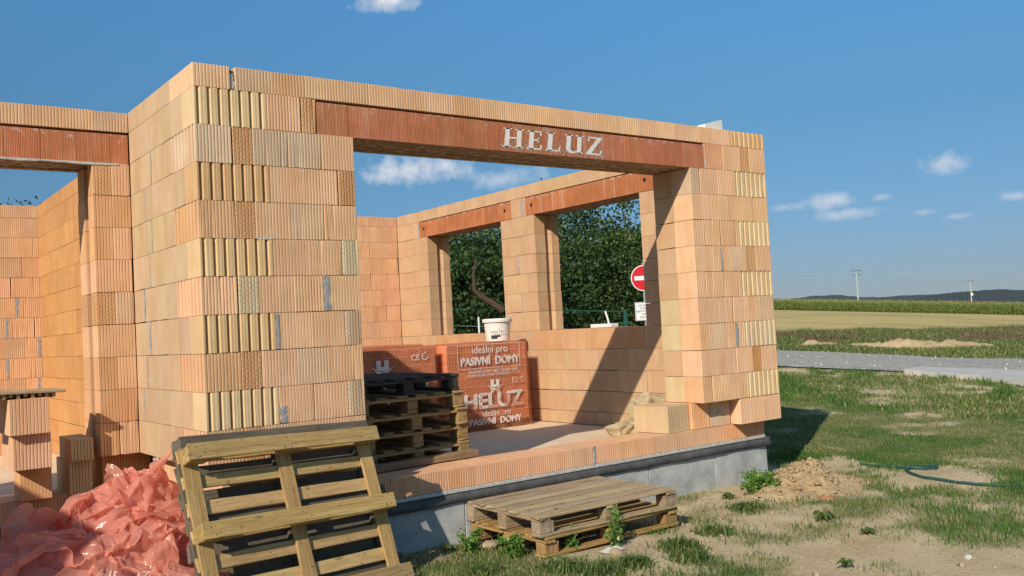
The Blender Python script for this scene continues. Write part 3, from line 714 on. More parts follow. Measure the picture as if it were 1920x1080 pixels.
def drape(x0, x1, y, drop):
    n = int((x1-x0)/.06); vs = []; fs = []
    for i in range(n+1):
        x = x0+(x1-x0)*i/n; w = (fbm(x*1.3, .5, 77)-.5); d = drop+.03*(fbm(x*4, 2.5, 70)-.5)
        vs += [(x, y+.15, -.030), (x, y-.006, -.030), (x, y-.014-.02*abs(w), -.030-d*.5), (x, y-.020-.07*max(0, w)-.03*sstep(x1-.25, x1, x), -.030-d),
               (x, y-.014-.07*max(0, w)-.03*sstep(x1-.25, x1, x), -.030-d), (x, y-.006-.02*abs(w), -.033-d*.5), (x, y+.0, -.036), (x, y+.15, -.036)]
    for i in range(n):
        for q in range(8): a0 = i*8+q; b0 = i*8+(q+1) % 8; fs.append((a0, a0+8, b0+8, b0))
    fs += [tuple(range(8)), tuple(n*8+q for q in range(8))[::-1]]
    return hpart(link('waterproof_membrane', mesh_of(vs, fs, True), M_MEMB))
drape(.10, 5.80, .128, .078); drape(-4.2, .10, D1+.128, .07)

# ------------------------------------------------------------------ pallets
def board_mesh(l, w, h, seed, c=.004, jag=.004):
    rr = random.Random(seed); bm = bmesh.new(); n = 6; vs = []
    for i in range(n+1):
        x = -l/2+l*i/n; e = .003 if 0 < i < n else 0
        ww_ = [rr.uniform(-e, e) for _ in range(4)]
        vs.append([bm.verts.new((x+(rr.uniform(-jag, jag) if i in (0, n) else 0), sy*(w/2)+ww_[q], sz*h/2+rr.uniform(-.0015, .0015))) for q, (sy, sz) in enumerate(((-1, -1), (1, -1), (1, 1), (-1, 1)))])
    for i in range(n):
        for q in range(4): bm.faces.new((vs[i][q], vs[i][(q+1) % 4], vs[i+1][(q+1) % 4], vs[i+1][q]))
    bm.faces.new(vs[0][::-1]); bm.faces.new(vs[n]); bm.normal_update()
    ed = [e for e in bm.edges if e.calc_length() > 0 and len(e.link_faces) == 2 and e.calc_face_angle(0) > .8]
    bmesh.ops.bevel(bm, geom=ed, offset=c, segments=1, affect='EDGES'); bmesh.ops.recalc_face_normals(bm, faces=bm.faces)
    m = bpy.data.meshes.new('board'); bm.to_mesh(m); bm.free(); m.materials.append(M_WOOD); return m
BC = {}
def board(parent, name, l, w, h, loc, rot=(0, 0, 0), col=(.4, .28, .15)):
    key = (round(l, 3), round(w, 3), round(h, 3), R.randrange(3))
    if key not in BC: BC[key] = board_mesh(l, w, h, hash(key) & 0xffff, jag=.012 if l > .5 else .003)
    return link(name, BC[key], None, parent, loc, rot, np.array(col)*R.uniform(.8, 1.15)*np.array([1, R.uniform(.95, 1.05), R.uniform(.88, 1.1)]))
def pallet(label, L, W, nd, col, col2=None, H=.150, group=None, bw=None, rough=.004, miss=()):
    o = empty('wooden_pallet'); tag(o, label, 'pallet', group); col2 = col if col2 is None else col2
    tb, ts, tbot = .022, .022, .022; hb = H-tb-ts-tbot; bwid = .105
    for y in (-W/2+.05, 0, W/2-.05): board(o, 'bottom_board', L, .098, tbot, (R.uniform(-rough, rough), y, tbot/2), col=col2)
    for x in (-L/2+.07, 0, L/2-.07):
        for y in (-W/2+.055, 0, W/2-.055): board(o, 'block', .135, .095, hb, (x+R.uniform(-rough, rough), y+R.uniform(-rough, rough), tbot+hb/2), col=np.array(col2)*.95)
    for x in (-L/2+.055, 0, L/2-.055): board(o, 'stringer_board', W, .10, ts, (x+R.uniform(-rough, rough), 0, tbot+hb+ts/2), (0, 0, math.pi/2), col=col2)
    bw = bw or min(.12, (W-.10)/(nd-1)*.70)
    for q in range(nd):
        if q in miss: continue
        y = -W/2+bw/2+(W-bw)*q/(nd-1)
        board(o, 'deck_board', L+R.uniform(-.012, .006), bw*R.uniform(.94, 1.04), tb, (R.uniform(-.012, .012), y, H-tb/2), (0, 0, R.uniform(-.006, .006)), col=col)
    nb = MB()          # nail heads over the crossings
    for y in (-W/2+.05, 0, W/2-.05):
        for x in (-L/2+.07, 0, L/2-.07):
            for dx, dy in ((-.03, -.02), (.025, .022), (.0, -.03)):
                q = len(nb.v); X_, Y_ = x+dx+R.uniform(-.01, .01), y+dy+R.uniform(-.008, .008)
                nb.v += [(X_+.0042*math.cos(t_), Y_+.0042*math.sin(t_), -.0018) for t_ in (0, 1.26, 2.51, 3.77, 5.03)]; nb.f.append((q+4, q+3, q+2, q+1, q))
    for x in (-L/2+.055, 0, L/2-.055):
        for q_ in range(nd):
            y = -W/2+bw/2+(W-bw)*q_/(nd-1)
            for dx, dy in ((-.02, -.02), (.02, .02)):
                q = len(nb.v); nb.v += [(x+dx+.0042*math.cos(t_), y+dy+.0042*math.sin(t_), H+.0018) for t_ in (0, 1.26, 2.51, 3.77, 5.03)]; nb.f.append((q, q+1, q+2, q+3, q+4))
    tag(nb.build('nail_heads', M_DARKMET, o), kind='stuff')
    return o
def place(o, pts, rotz=0, tilt=(0, 0)):
    o.location = pts; o.rotation_euler = (tilt[0], tilt[1], rotz); return o
# two pallets stacked on the ground by the foundation
gl = [onz(*q, -.105) for q in ((871.6, 937.8), (1014, 967.5), (1273, 914), (1115, 894))]
cen = sum(gl)/4; ang = math.atan2(gl[2][1]-gl[1][1], gl[2][0]-gl[1][0])
WY = (.46, .29, .115); WG = (.47, .365, .235)
pg = 'pallets stacked on the bare ground'
place(pallet('yellowish newer pallet on the soil under a weathered pallet', 1.36, .92, 7, WY, WY, .144, pg), (cen[0]+.02, cen[1]+.0, -.402), ang+.02, (.004, -.004))
place(pallet('weathered tan pallet on top of a yellowish pallet beside the grey foundation', 1.37, .945, 7, WG, WG, .150, pg), (cen[0], cen[1], -.256), ang, (.004, -.004))
# stack inside the room
WB = (.38, .25, .115); WD = (.085, .08, .072)
st_l = ['lowest pallet of the room stack, half hidden behind the low brick sill', 'second pallet from the floor in the room stack', 'third pallet from the floor in the room stack', 'fourth pallet from the floor in the room stack', 'pallet directly under the blackened top pallet of the room stack', 'blackened old pallet on top of the stack inside the room']
for q in range(6):
    top = q == 5
    place(pallet(st_l[q], 1.2, .98 if top else 1.0, 6, WD if top else WB, WD if top else (.47, .31, .135), .1425, 'pallets stacked inside the room', .105, miss=(2,) if q in (1, 3) else ()),
          (2.455-.5+[0, .0, .005, -.01, -.035, -.055][q], .645+.6+[0, .0, .01, -.01, .005, .02][q], .0+.1428*q), math.pi/2+R.uniform(-.012, .012))
# pallets leaning on the pier
S_ = 1.06
def Rm(a, b, c):
    ca, sa, cb, sb, cc, sc_ = math.cos(a), math.sin(a), math.cos(b), math.sin(b), math.cos(c), math.sin(c)
    return np.array([[ca, -sa, 0], [sa, ca, 0], [0, 0, 1]])@np.array([[1, 0, 0], [0, cb, -sb], [0, sb, cb]])@np.array([[cc, 0, sc_], [0, 1, 0], [-sc_, 0, cc]])
RP = Rm(.18, -.386, .040); ex, ey, ezv = RP[:, 0], RP[:, 1], RP[:, 2]
OP = CAM+S_*(np.array([-.357, -1.195, -.212])-CAM); LL, LW = 1.34*.96*S_, .94*1.037*S_
def lean(o, base, exx=ex, eyy=ey, ezz=ezv):
    m = Matrix(((-exx[0], ezz[0], eyy[0], base[0]), (-exx[1], ezz[1], eyy[1], base[1]), (-exx[2], ezz[2], eyy[2], base[2]), (0, 0, 0, 1)))
    o.matrix_world = m; o.location = m.to_translation(); o.rotation_euler = m.to_euler(); return o
WYL = (.50, .345, .15); WGR = (.175, .15, .11)
lean(pallet('yellowed pallet leaning on its long edge against the brick pier, underside outwards', LL, LW, 7, (.58, .40, .17), WYL, .150, 'pallets leaning on the pier', .082), OP+ex*LL/2+ezv*LW/2)
lean(pallet('greyed pallet wedged between the pier and a yellowed leaning pallet', LL+.03, LW, 7, WGR, WGR, .150, 'pallets leaning on the pier'), OP+ex*(LL/2+.06)+ezv*(LW/2+.095)+ey*.157)
# off-cut beam on the sill
p0, p1 = onz(735, 884, .157), onz(893, 857, .157)
d_ = p1-p0; o = link('timber_offcut', board_mesh(float(np.linalg.norm(d_))+.28, .10, .055, 5, .006), None, None, tuple((p0+p1)/2-d_*.12+np.array([0, .06, .031])), (0, 0, math.atan2(d_[1], d_[0])), (.34, .23, .13))
tag(o, 'rough timber off-cut lying on the low brick sill by the pallets', 'timber')

# ------------------------------------------------------------------ loose blocks
def block(label, x, y, z, w, d, h, rotz=0, col=None, fr='rib', le='plain', group=None, name='hollow_brick', mat=None):
    o = link(name, brick_mesh(w, d, h, fr, 'plain', 'plain', le, mat), None, None, (x, y, z), (0, 0, rotz), tint('n') if col is None else col)
    return tag(o, label, 'brick', group)
block('single clay block standing on the low sill in front of a paper sack', 4.345, .135, .157, .315, .42, .249, .10, tint('yel')*np.array([.97, .93, .95]))
ls = 'blocks piled at the wing doorway'
block('upright half block at the bottom of the pile topped by a broken tile', -.83, 1.60, .157, .21, .30, .249, -.02, tint('cut')*1.1, 'plain', 'plain', ls)
block('ribbed block resting on an upright half block in the doorway pile', -.905, 1.36, .407, .245, .49, .249, -.01, tint('n'), group=ls)
block('ribbed block directly under the broken tile slab', -.93, 1.30, .657, .25, .49, .249, .015, tint('n'), group=ls)
block('ribbed block standing alone on the doorway sill under a low block', -.50, 1.60, .157, .155, .42, .249, .02, tint('yel')*.95, group=ls)
block('low cut block sitting on a ribbed block beside the flank wall', -.50, 1.52, .407, .155, .46, .160, -.02, tint('yel'), group=ls)
block('pale clay half block on the ground behind the film heap', -.34, .96, -.30, .18, .28, .25, -.06, tint('in')*1.05, group=ls)
# broken tile: a slab with a comb of broken ribs underneath
b = MB().box(-.50, .36, -.20, .22, .035, .058, .004)
for q in range(17): x = -.46+.046*q; b.box(x, x+.020, -.18, .20, .0+R.uniform(0, .018), .036)
o = b.build('broken_tile_slab', M_BRICK, None, (-.93, 1.50, .908), (0, .03, .05), np.array([.42, .33, .2])); tag(o, 'broken ribbed tile slab lying on top of a piled block', 'tile')
# foam on the wall top
pa = [ony(*q, .22) for q in ((1322, 238), (1353, 220), (1357, 241))]
o = MB().add([(0, 0, -.03), (.285, 0, -.04), (.275, 0, .115), (.0, 0, .045), (0, .10, -.03), (.285, .10, -.04), (.275, .10, .115), (0, .10, .045)], [(0, 1, 2, 3), (7, 6, 5, 4), (0, 4, 5, 1), (1, 5, 6, 2), (2, 6, 7, 3), (3, 7, 4, 0)]).build('foam_board', M_FOAM, None, (pa[0][0]-.02, .20, 3.118), (0, 0, .05))
tag(o, 'slanted white foam board offcut lying on top of the wall', 'foam board')
q_ = ony(1398, 245, .22)
o = MB().add([(-.08, 0, 0), (.15, 0, 0), (.13, .0, .050), (.02, 0, .02), (-.08, .14, 0), (.15, .14, 0), (.13, .14, .045), (.02, .14, .02)], [(0, 1, 2, 3), (7, 6, 5, 4), (0, 4, 5, 1), (1, 5, 6, 2), (2, 6, 7, 3), (3, 7, 4, 0)]).build('foam_scrap', M_FOAM, None, (q_[0], .22, 3.068))
tag(o, 'small white foam scrap at the corner on top of the wall', 'foam scrap')

# ------------------------------------------------------------------ text helper
def text_mesh(s, size, ext=.0006, align='CENTER', shear=0.0):
    cu = bpy.data.curves.new('text', 'FONT'); cu.body = s; cu.size = size; cu.extrude = ext; cu.align_x = align; cu.align_y = 'CENTER'; cu.shear = shear; cu.resolution_u = 3
    ob = bpy.data.objects.new('text', cu); COL.objects.link(ob); bpy.context.view_layer.update()
    dg = bpy.context.evaluated_depsgraph_get(); m = bpy.data.meshes.new_from_object(ob.evaluated_get(dg)); bpy.data.objects.remove(ob); bpy.data.curves.remove(cu); return m
def text(name, s, size, loc, parent, mat, rot=(math.pi/2, 0, 0), wide=1., bold=0.0):
    m = text_mesh(s, size)
    if bold:
        m2 = m.copy(); bm = bmesh.new()
        for dx in (-bold, 0, bold):
            t_ = m.copy(); t_.transform(Matrix.Translation((dx, dx*.6, abs(dx)*.02))); bm.from_mesh(t_); bpy.data.meshes.remove(t_)
        bm.to_mesh(m2); bm.free(); m = m2
    m.materials.clear(); m.materials.append(mat); o = link(name, m, None, parent, loc, rot); o.scale = (wide, 1, 1); return o

# ------------------------------------------------------------------ film wrapped brick packs
def logo(parent, x, y, z, s):
    b = MB()
    for x0, x1 in ((-.42, -.10), (.10, .42)): b.box((x0)*s, (x1)*s, 0, .001, -.5*s, .5*s)
    b.box(-.10*s, .10*s, 0, .001, -.12*s, .12*s)
    o = b.build('printed_logo', M_PRINT, parent, (x, y, z))
    n = 14; vs = []; fs = []
    for i in range(n+1):
        t = -1+2*i/n; zz = .38*t*t-.22; w = .13*(1-abs(t))**.6+.012
        vs += [(t*.72*s, 0, (zz-w)*s), (t*.72*s, 0, (zz+w*.3)*s)]
    for i in range(n): fs.append((2*i, 2*i+2, 2*i+3, 2*i+1))
    link('printed_swoosh', mesh_of(vs, fs), M_PRINT, o, (0, -.002, 0))
    vs2 = [(x_, 0, z_+(.035*s if k_ % 2 else -.02*s)) for k_, (x_, _, z_) in enumerate(vs)]
    vs2 = []
    for i in range(n+1): t = -1+2*i/n; zz = .38*t*t-.22; w = .13*(1-abs(t))**.6+.012; vs2 += [(t*.72*s, 0, (zz+w*.3)*s), (t*.72*s, 0, (zz+w*.3+.035)*s)]
    link('printed_swoosh_line', mesh_of(vs2, fs), M_FILMDARK, o, (0, -.003, 0)); return o
M_FILMDARK = simple('film_dark_print', (.36, .13, .075), .5, .1, 20, .1, 60, .3)
def pack(label, x0, y0, w, d, h, rotz=0, prints=0, rows=9, z0=0.0):
    o = empty('brick_pack', (x0, y0, z0), (0, 0, rotz)); tag(o, label, 'brick pack', 'film wrapped brick packs in the room')
    rh = (h-.10)/rows; pal = link('pallet_base', MB().box(.02, w-.02, .02, d-.02, 0, .022).box(.02, w-.02, .03, .12, .022, .08).box(.02, w-.02, d-.12, d-.03, .022, .08).box(.0, w, .0, d, .08, .10).mesh(), M_WOOD, o, color=WB)
    for r_ in range(rows):
        ws = [0, w*.2, w*.6, w] if r_ % 2 else [0, w*.4, w*.8, w]
        for a0, b0 in zip(ws[:-1], ws[1:]):
            m = brick_mesh(b0-a0-.006, .235, rh-.004, le='plain', mat=M_PERF)
            link('brick', m, None, o, (a0+.003, .004+R.uniform(0, .004), .10+rh*r_), color=np.array([.86, .46, .265])*R.uniform(.9, 1.08))
    b = MB()
    for r_ in range(rows):
        for q in range(3):
            for s_ in range(2): b.box(s_*w/2+.004, (s_+1)*w/2-.004, .243+q*(d-.24)/3, .243+(q+1)*(d-.24)/3-.006, .10+rh*r_+.002, .10+rh*(r_+1)-.002)
    tag(b.build('inner_bricks', M_BRICK, o, color=(.56, .25, .11)), kind='stuff')
    # wrap: a loose sleeve, wrinkled towards the floor
    n = 40; mz = 30; vs = []; fs = []
    per = [(-.012+(w+.024)*i/n, -.012) for i in range(n)]+[(w+.012, -.012+(d+.024)*i/12) for i in range(12)]+[(w+.012-(w+.024)*i/12, d+.012) for i in range(12)]+[(-.012, d+.012-(d+.024)*i/12) for i in range(12)]
    npz = len(per); cx_, cy_ = w/2, d/2
    for j in range(mz+1):
        t = j/mz; zz = .004+(h+.004)*t
        for (px_, py_) in per:
            am = (1-t)**1.6; wr = (fbm(px_*7+zz*5, zz*7-py_*3, 51, 3)-.5)
            ou = 1+am*.035+wr*.012*am; vs.append((cx_+(px_-cx_)*ou, cy_+(py_-cy_)*ou-wr*.10*am, zz))
    for j in range(mz):
        for i in range(npz): a0 = j*npz+i; b0 = j*npz+(i+1) % npz; fs.append((a0, b0, b0+npz, a0+npz))
    top = len(vs); vs.append((cx_, cy_, h+.012))
    for i in range(npz): fs.append((mz*npz+i, mz*npz+(i+1) % npz, top))
    f_ = link('wrap_film', mesh_of(vs, fs, True), M_FILM, o)
    if prints == 1:
        Y = -.016; fy = f_
        text('printed_text', 'ideální pro', .125, (w*.52, Y, h*.925), f_, M_PRINT); text('printed_text', 'PASIVNÍ  DOMY', .135, (w*.52, Y, h*.795), f_, M_PRINT, wide=.92, bold=.006)
        bx = MB()
        for a_ in ((w*.12, w*.90, h*.985, h*.990), (w*.12, w*.90, h*.715, h*.72)): bx.box(a_[0], a_[1], Y, Y+.001, a_[2], a_[3])
        for a_ in ((w*.12, w*.12+.006, h*.72, h*.985), (w*.90-.006, w*.90, h*.72, h*.985)): bx.box(a_[0], a_[1], Y, Y+.001, a_[2], a_[3])
        bx.build('printed_frame', M_PRINT, f_)
        text('printed_text', 'PASIVNÍ DOMY BEZ ZATEPLENÍ', .052, (w*.55, Y-.004, h*.675), f_, M_PRINT); text('printed_text', 'PASSIVHÄUSER OHNE WÄRMEDÄMMUNG', .042, (w*.55, Y-.004, h*.635), f_, M_PRINT)
        logo(f_, w*.56, Y-.006, h*.50, .155); text('printed_text', 'CE', .085, (w*.82, Y-.006, h*.545), f_, M_PRINT); text('printed_text', '↻', .09, (w*.91, Y-.006, h*.545), f_, M_PRINT)
        text('printed_text', 'HELUZ', .255, (w*.53, Y-.012, h*.33), f_, M_PRINT, wide=1.12, bold=.010)
        text('printed_text', 'ideální pro', .10, (w*.55, Y-.028, h*.19), f_, M_PRINT); text('printed_text', 'PASIVNÍ  DOMY', .11, (w*.53, Y-.036, h*.10), f_, M_PRINT, bold=.005)
    if prints == 2:
        Y = -.016
        logo(f_, w*.40, Y, h*.80, .19); text('printed_text', 'CE', .10, (w*.76, Y, h*.895), f_, M_PRINT); text('printed_text', '↻', .11, (w*.87, Y, h*.895), f_, M_PRINT)
        text('printed_text', 'HELUZ', .27, (w*.5, Y-.008, h*.50), f_, M_PRINT, wide=1.12, bold=.010)
    return o
pack('film wrapped brick pack with a white bucket standing on it', 3.945, 3.27, 1.185, .98, 1.045, -.005, 1)
pack('film wrapped brick pack beside the bucket pack, half hidden by stacked pallets', 2.62, 3.30, 1.19, .98, 1.04, .0, 2)
pack('film wrapped brick pack standing behind the two printed packs', 3.10, 4.40, 1.19, .98, 1.06, .0, 0)
# ------------------------------------------------------------------ bucket
bk = empty('plastic_bucket', (4.885, 3.52, 1.058), (0, 0, -.35)); tag(bk, 'white plastic bucket splashed with grey, standing on a wrapped brick pack', 'bucket')
k = Mt('splashed_white_plastic'); tc = k.n('ShaderNodeTexCoord').outputs['Object']; n1 = k.noise(tc, 26, 5, .7); n2 = k.noise(tc, 6, 3)
c = k.mix(k.ramp(n2, .3, .7), (.66, .64, .56), (.78, .77, .72)); c = k.mix(k.ramp(n1, .60, .66, 0, .85), c, (.33, .31, .24))
M_BUCK = k.done(k.bsdf(Base_Color=c, Roughness=.45, Specular_IOR_Level=.4))
MB().lathe([(.145, 0), (.150, .004), (.168, .235), (.168, .255)], 36).build('body', M_BUCK, bk, smooth=False)
MB().lathe([(.170, .236), (.186, .238), (.189, .262), (.186, .278), (.174, .283), (.06, .281)], 36).build('rim', M_BUCK, bk)
def wrap_text(s, size, z, a0, mat=M_BLACK):
    m = text_mesh(s, size)
    for v in m.vertices: rr_ = .158+.07*(z+v.co.y-.12)+.0015; an = a0+v.co.x/.16; v.co = Vector((rr_*math.cos(an), rr_*math.sin(an), z+v.co.y))
    m.materials.clear(); m.materials.append(mat); link('printed_text', m, None, bk)
fa = math.atan2(CAM[1]-3.52, CAM[0]-4.885)+.35
wrap_text('oplast 1.8', .042, .118, fa-.1)
m_ = MB(); n = 12
for i in range(n): 
    for j in range(3):
        if j == 0 and i > 7: continue
        an0, an1 = fa-.55+i*.065, fa-.55+(i+1)*.065; za, zb = .03+.022*j, .05+.022*j; r_ = .1555
        m_.add([(r_*math.cos(an0), r_*math.sin(an0), za), (r_*math.cos(an1), r_*math.sin(an1), za), (r_*math.cos(an1), r_*math.sin(an1), zb), (r_*math.cos(an0), r_*math.sin(an0), zb)], [(0, 1, 2, 3)])
m_.build('printed_picture', M_BLACK, bk)
# handle on the bucket
MB().tube([(.19*math.cos(t), .19*math.sin(t)*.98, .20-.10*math.sin((t-fa+1.2)*math.pi/2.4)) for t in np.linspace(fa-1.2+.9, fa+1.2+.9, 16)], .0025, 5).build('handle', M_GALV, bk)

# ------------------------------------------------------------------ paper sacks by the pier
def crumple(name, mat, nx, ny, fn, smooth=True, color=None, thick=0.0):
    S, T = np.meshgrid(np.linspace(0, 1, nx), np.linspace(0, 1, ny)); V = np.stack([a.ravel() for a in fn(S, T)], 1)
    i_ = (np.arange(ny-1)[:, None]*nx+np.arange(nx-1)[None]).ravel(); F = np.stack([i_, i_+1, i_+1+nx, i_+nx], 1)
    return link(name, np_mesh(name, V, F, mat, None, smooth), color=color)
def folds(x, y, seed, n=9, f0=1.2):
    rr = np.random.default_rng(seed); h = 0
    for i in range(n):
        an = rr.uniform(0, math.pi); fr = f0*1.32**i; ph = rr.uniform(0, 1)
        t = (x*math.cos(an)+y*math.sin(an))*fr+ph+.35*fbm(x*fr*.6+i, y*fr*.6-i, seed+i, 2)
        h = h+np.abs((t % 1)-.5)*2/1.32**i
    return h/ (sum(1/1.32**i for i in range(n)))
M_SACK = simple('kraft_paper', (.46, .35, .20), .8, .3, 7, .5, 40, .3, .01, col2=(.30, .235, .15))
def sack(label, c, rx, ry, rz_, seed, tilt):
    def fn(S, T):
        a = S*2*math.pi; b_ = (T-.5)*math.pi; u = np.cos(b_)**.45*np.cos(a); v = np.cos(b_)**.45*np.sin(a); w = np.sign(np.sin(b_))*np.abs(np.sin(b_))**.7
        h = 1.5*plin(np.cos(a)*.5+T*.8, np.sin(a)*.5+T*.5, seed, .34)+.8*plin(np.cos(a)*.5-T, np.sin(a)*.5, seed+1, .15)
        r_ = 1+.75*h*np.cos(b_)**.5
        return u*rx*r_, v*ry*r_, w*rz_*(1+.25*h)+rz_
    o = crumple('paper_sack', M_SACK, 70, 44, fn); o.location = c; o.rotation_euler = tilt; return tag(o, label, 'sack', 'crumpled paper sacks by the pier')
sack('bulging crumpled paper sack propped behind the single clay block', (4.98, 1.02, .03), .16, .20, .20, 4, (0, .10, .5))
sack('flattened crumpled paper sack end lying on the floor slab', (4.80, 1.16, -.002), .16, .13, .085, 9, (0, 0, -.6))
sack('twisted empty paper sack neck leaning in the corner of the pier', (5.22, .86, .12), .15, .12, .165, 14, (.1, .2, .2))

# ------------------------------------------------------------------ heap of plastic film
heap = empty('plastic_film_heap', (-.5, .4, -.42)); tag(heap, 'crumpled heap of orange translucent plastic wrapping film on the ground', 'plastic film')
def heap_sheet(x0, x1, y0, y1, lift, seed, amp=1.0, nx=220, ny=220, mat=None, edge=.12):
    base = -.44
    def fn(S, T):
        X = x0+(x1-x0)*S; Y = y0+(y1-y0)*T
        wx = X+.16*(fbm(X*2.3, Y*2.3, seed+3, 3)-.5)*2; wy = Y+.16*(fbm(X*2.3+7, Y*2.3-4, seed+5, 3)-.5)*2
        E = 0
        for (px_, py_, h, s) in HP: E = E+(h*.92*np.exp(-((wx-px_)**2+(wy-py_)**2)/(2*s*s)))**3
        Z = base+np.cbrt(E)+lift; w = sstep(base+.02, base+.22, Z)
        th = 5.5*fbm(X*1.1, Y*1.1, seed+20, 2)+seed; cu, su = np.cos(th), np.sin(th); fu = wx*cu+wy*su; fv = -wx*su+wy*cu
        cr = .25+.95*sstep(.42, .62, fbm(X*2.4+3, Y*2.4, seed+50, 2)); long = .10*plin(fu*.55, fv*1.3, seed+30, .19)+cr*(.045*plin(fu*.45, fv*1.6, seed+31, .085)+.014*plin(fu*.5, fv*1.6, seed+32, .036))
        Z = Z+amp*w*(long+.10*plin(wx, wy, seed, .24)+.05*plin(wx*.8+wy*.3, wy, seed+1, .10))
        dx = amp*(.11*plin(wx, wy, seed+7, .19)+.07*plin(wx, wy, seed+8, .075)); dy = amp*(.11*plin(wx+5, wy, seed+9, .17)+.07*plin(wx, wy+3, seed+10, .07))
        e_ = np.minimum(np.minimum(S, 1-S), np.minimum(T, 1-T)); Z = Z-(1-sstep(0, .07, e_))*edge
        return X+dx*w+.5, Y+dy*w-.4, np.maximum(Z, -.50)+.42
    o = crumple('film_sheet', mat or M_HEAP, nx, ny, fn); o.parent = heap; return o
HP = [(-.13, .72, .82, .19), (-.38, .62, .80, .20), (-.62, .48, .66, .20), (-.92, .62, .68, .13), (-.35, .12, .60, .28), (-.85, .10, .55, .30), (-1.2, .20, .42, .32), (-.6, -.4, .34, .38), (-.08, .15, .50, .18)]
heap_sheet(-1.7, .10, -1.1, 1.02, .0, 5, 1.0, 230, 260)
heap_sheet(-1.05, .02, .05, .96, .04, 25, 1.25, edge=-.03)
heap_sheet(-1.55, -.30, -.7, .45, .04, 45, 1.15, edge=-.02)
heap_sheet(-.62, .06, -.65, .42, .05, 65, 1.25, edge=-.03)
heap_sheet(-.75, -.05, .30, .95, .07, 85, 1.4, edge=-.05)
heap_sheet(-1.2, -.45, -.15, .60, .06, 95, 1.4, edge=-.04)
heap_sheet(-.45, .05, .0, .60, .08, 105, 1.4, edge=-.05)
M_FADED = simple('faded_print', (.72, .50, .42), .5, .15, 30, .1, 60, .3)
# faded print on the film, draped over the folds
from mathutils.bvhtree import BVHTree
hv = []; hf = []
for sh_ in heap.children:
    b0_ = len(hv); hv += [v_.co.copy() for v_ in sh_.data.vertices]; hf += [tuple(i_+b0_ for i_ in p_.vertices) for p_ in sh_.data.polygons]
bvh = BVHTree.FromPolygons(hv, hf)
def drape_text(s_, size, U, V_, z_, ang_):
    m = text_mesh(s_, size, 0.0); bm = bmesh.new(); bm.from_mesh(m); bmesh.ops.subdivide_edges(bm, edges=bm.edges[:], cuts=2); bm.to_mesh(m); bm.free()
    off = Vector((-.5, .4, -.42)); dr = Vector(ray(U, V_)).normalized(); dr = (dr+Vector((0, 0, -.55))).normalized()
    c_ = bvh.ray_cast(Vector(CAM)-off, Vector(ray(U, V_)).normalized())[0]; e1 = Vector((math.cos(ang_), math.sin(ang_), 0)); e1 = (e1-dr*e1.dot(dr)).normalized(); e2 = e1.cross(dr)
    for v in m.vertices:
        st = c_+e1*v.co.x+e2*v.co.y-dr*.5; hit = bvh.ray_cast(st, dr)[0]; v.co = (hit if hit is not None and (hit-st).length < .62 else st+dr*.5)-dr*.004
    m.materials.clear(); m.materials.append(M_FADED); link('printed_text', m, None, heap)
drape_text('HELUZ', .09, 235, 1070, 0, -.55)
sc0 = onz(300, 1022, -.10)
def scrap(S, T):
    X = (S-.5)*.30; Y = (T-.5)*.22; return X+.05*plin(X, Y, 3, .09), Y+.05*plin(X, Y, 4, .09), .07*plin(X, Y, 5, .11)+.03*plin(X, Y, 6, .05)+.05
o = crumple('paper_scrap', simple('pale_paper', (.62, .47, .34), .7, .15, 12, .4, 60, .3), 60, 50, scrap); o.location = tuple(sc0); o.rotation_euler = (.5, -.2, .4); tag(o, 'crumpled pale paper scrap lying on the orange film heap', 'paper')
# brick packs added out of view at left to shade heap and wing sill
pack('film wrapped brick pack added out of view to cast shade, the one nearer the wing', -3.79, -.02, 1.185, .98, 2.0, .0, 0, 17, -.42)
pack('film wrapped brick pack added out of view to cast shade, the one further from the wing', -3.79, -1.06, 1.185, .98, 2.0, .0, 0, 17, -.42)

# ------------------------------------------------------------------ window sill things, fence, sign
tube_p = onx(1137, 607, 5.60); 
o = MB().tube([(0, 0, -.02), (-.008, .015, .09), (-.022, .04, .19)], .012, 8).build('plastic_tube', M_WPAINT, None, (5.64, float(onx(1143, 608, 5.64)[1]), 1.165)); tag(o, 'short bent white plastic tube standing on the window sill', 'tube')
q0 = onx(1116, 611, 5.62)[1]; q1 = onx(1155, 611, 5.62)[1]
o = MB().box(-.06, .06, -abs(q0-q1)/2, abs(q0-q1)/2, 0, .045, .004).build('foam_offcut', M_FOAM, None, (5.60, (q0+q1)/2, 1.161)); tag(o, 'flat white foam offcut lying on the window sill', 'foam')
def ground_pt(U, V, D): q = atd(U, V, D); return np.array([q[0], q[1], float(zg(q[0], q[1]))])
sg = ground_pt(1211, 600, 22.0); sc_ = atd(1211, 521, 22.0)
yawc = math.atan2(CAM[0]-sg[0], -(CAM[1]-sg[1]))            # towards the camera
sign = empty('no_entry_sign', tuple(sg), (0, 0, yawc*.75)); tag(sign, 'round red no entry sign above a white notice on a grey post', 'sign')
hz = sc_[2]-sg[2]
MB().tube([(0, 0, -.2), (0, 0, hz+.36)], .03, 12).build('post', M_GALV, sign)
MB().lathe([(.31, 0), (.31, .012)], 40).build('disc_rim', M_WPAINT, sign, (0, -.035, hz), (math.pi/2, 0, 0))
dd = MB().lathe([(.288, 0), (.288, .004)], 40).build('red_disc', M_RED, sign, (0, -.0475, hz), (math.pi/2, 0, 0))
MB().box(-.225, .225, -.003, 0, -.05, .05).build('white_bar', M_WPAINT, sign, (0, -.053, hz))
nh = atd(1203, 584, 22.0)[2]-sg[2]
nb = MB().box(-.25, .25, -.01, 0, -.22, .22, .003).build('notice_board', M_WPAINT, sign, (0, -.036, nh))
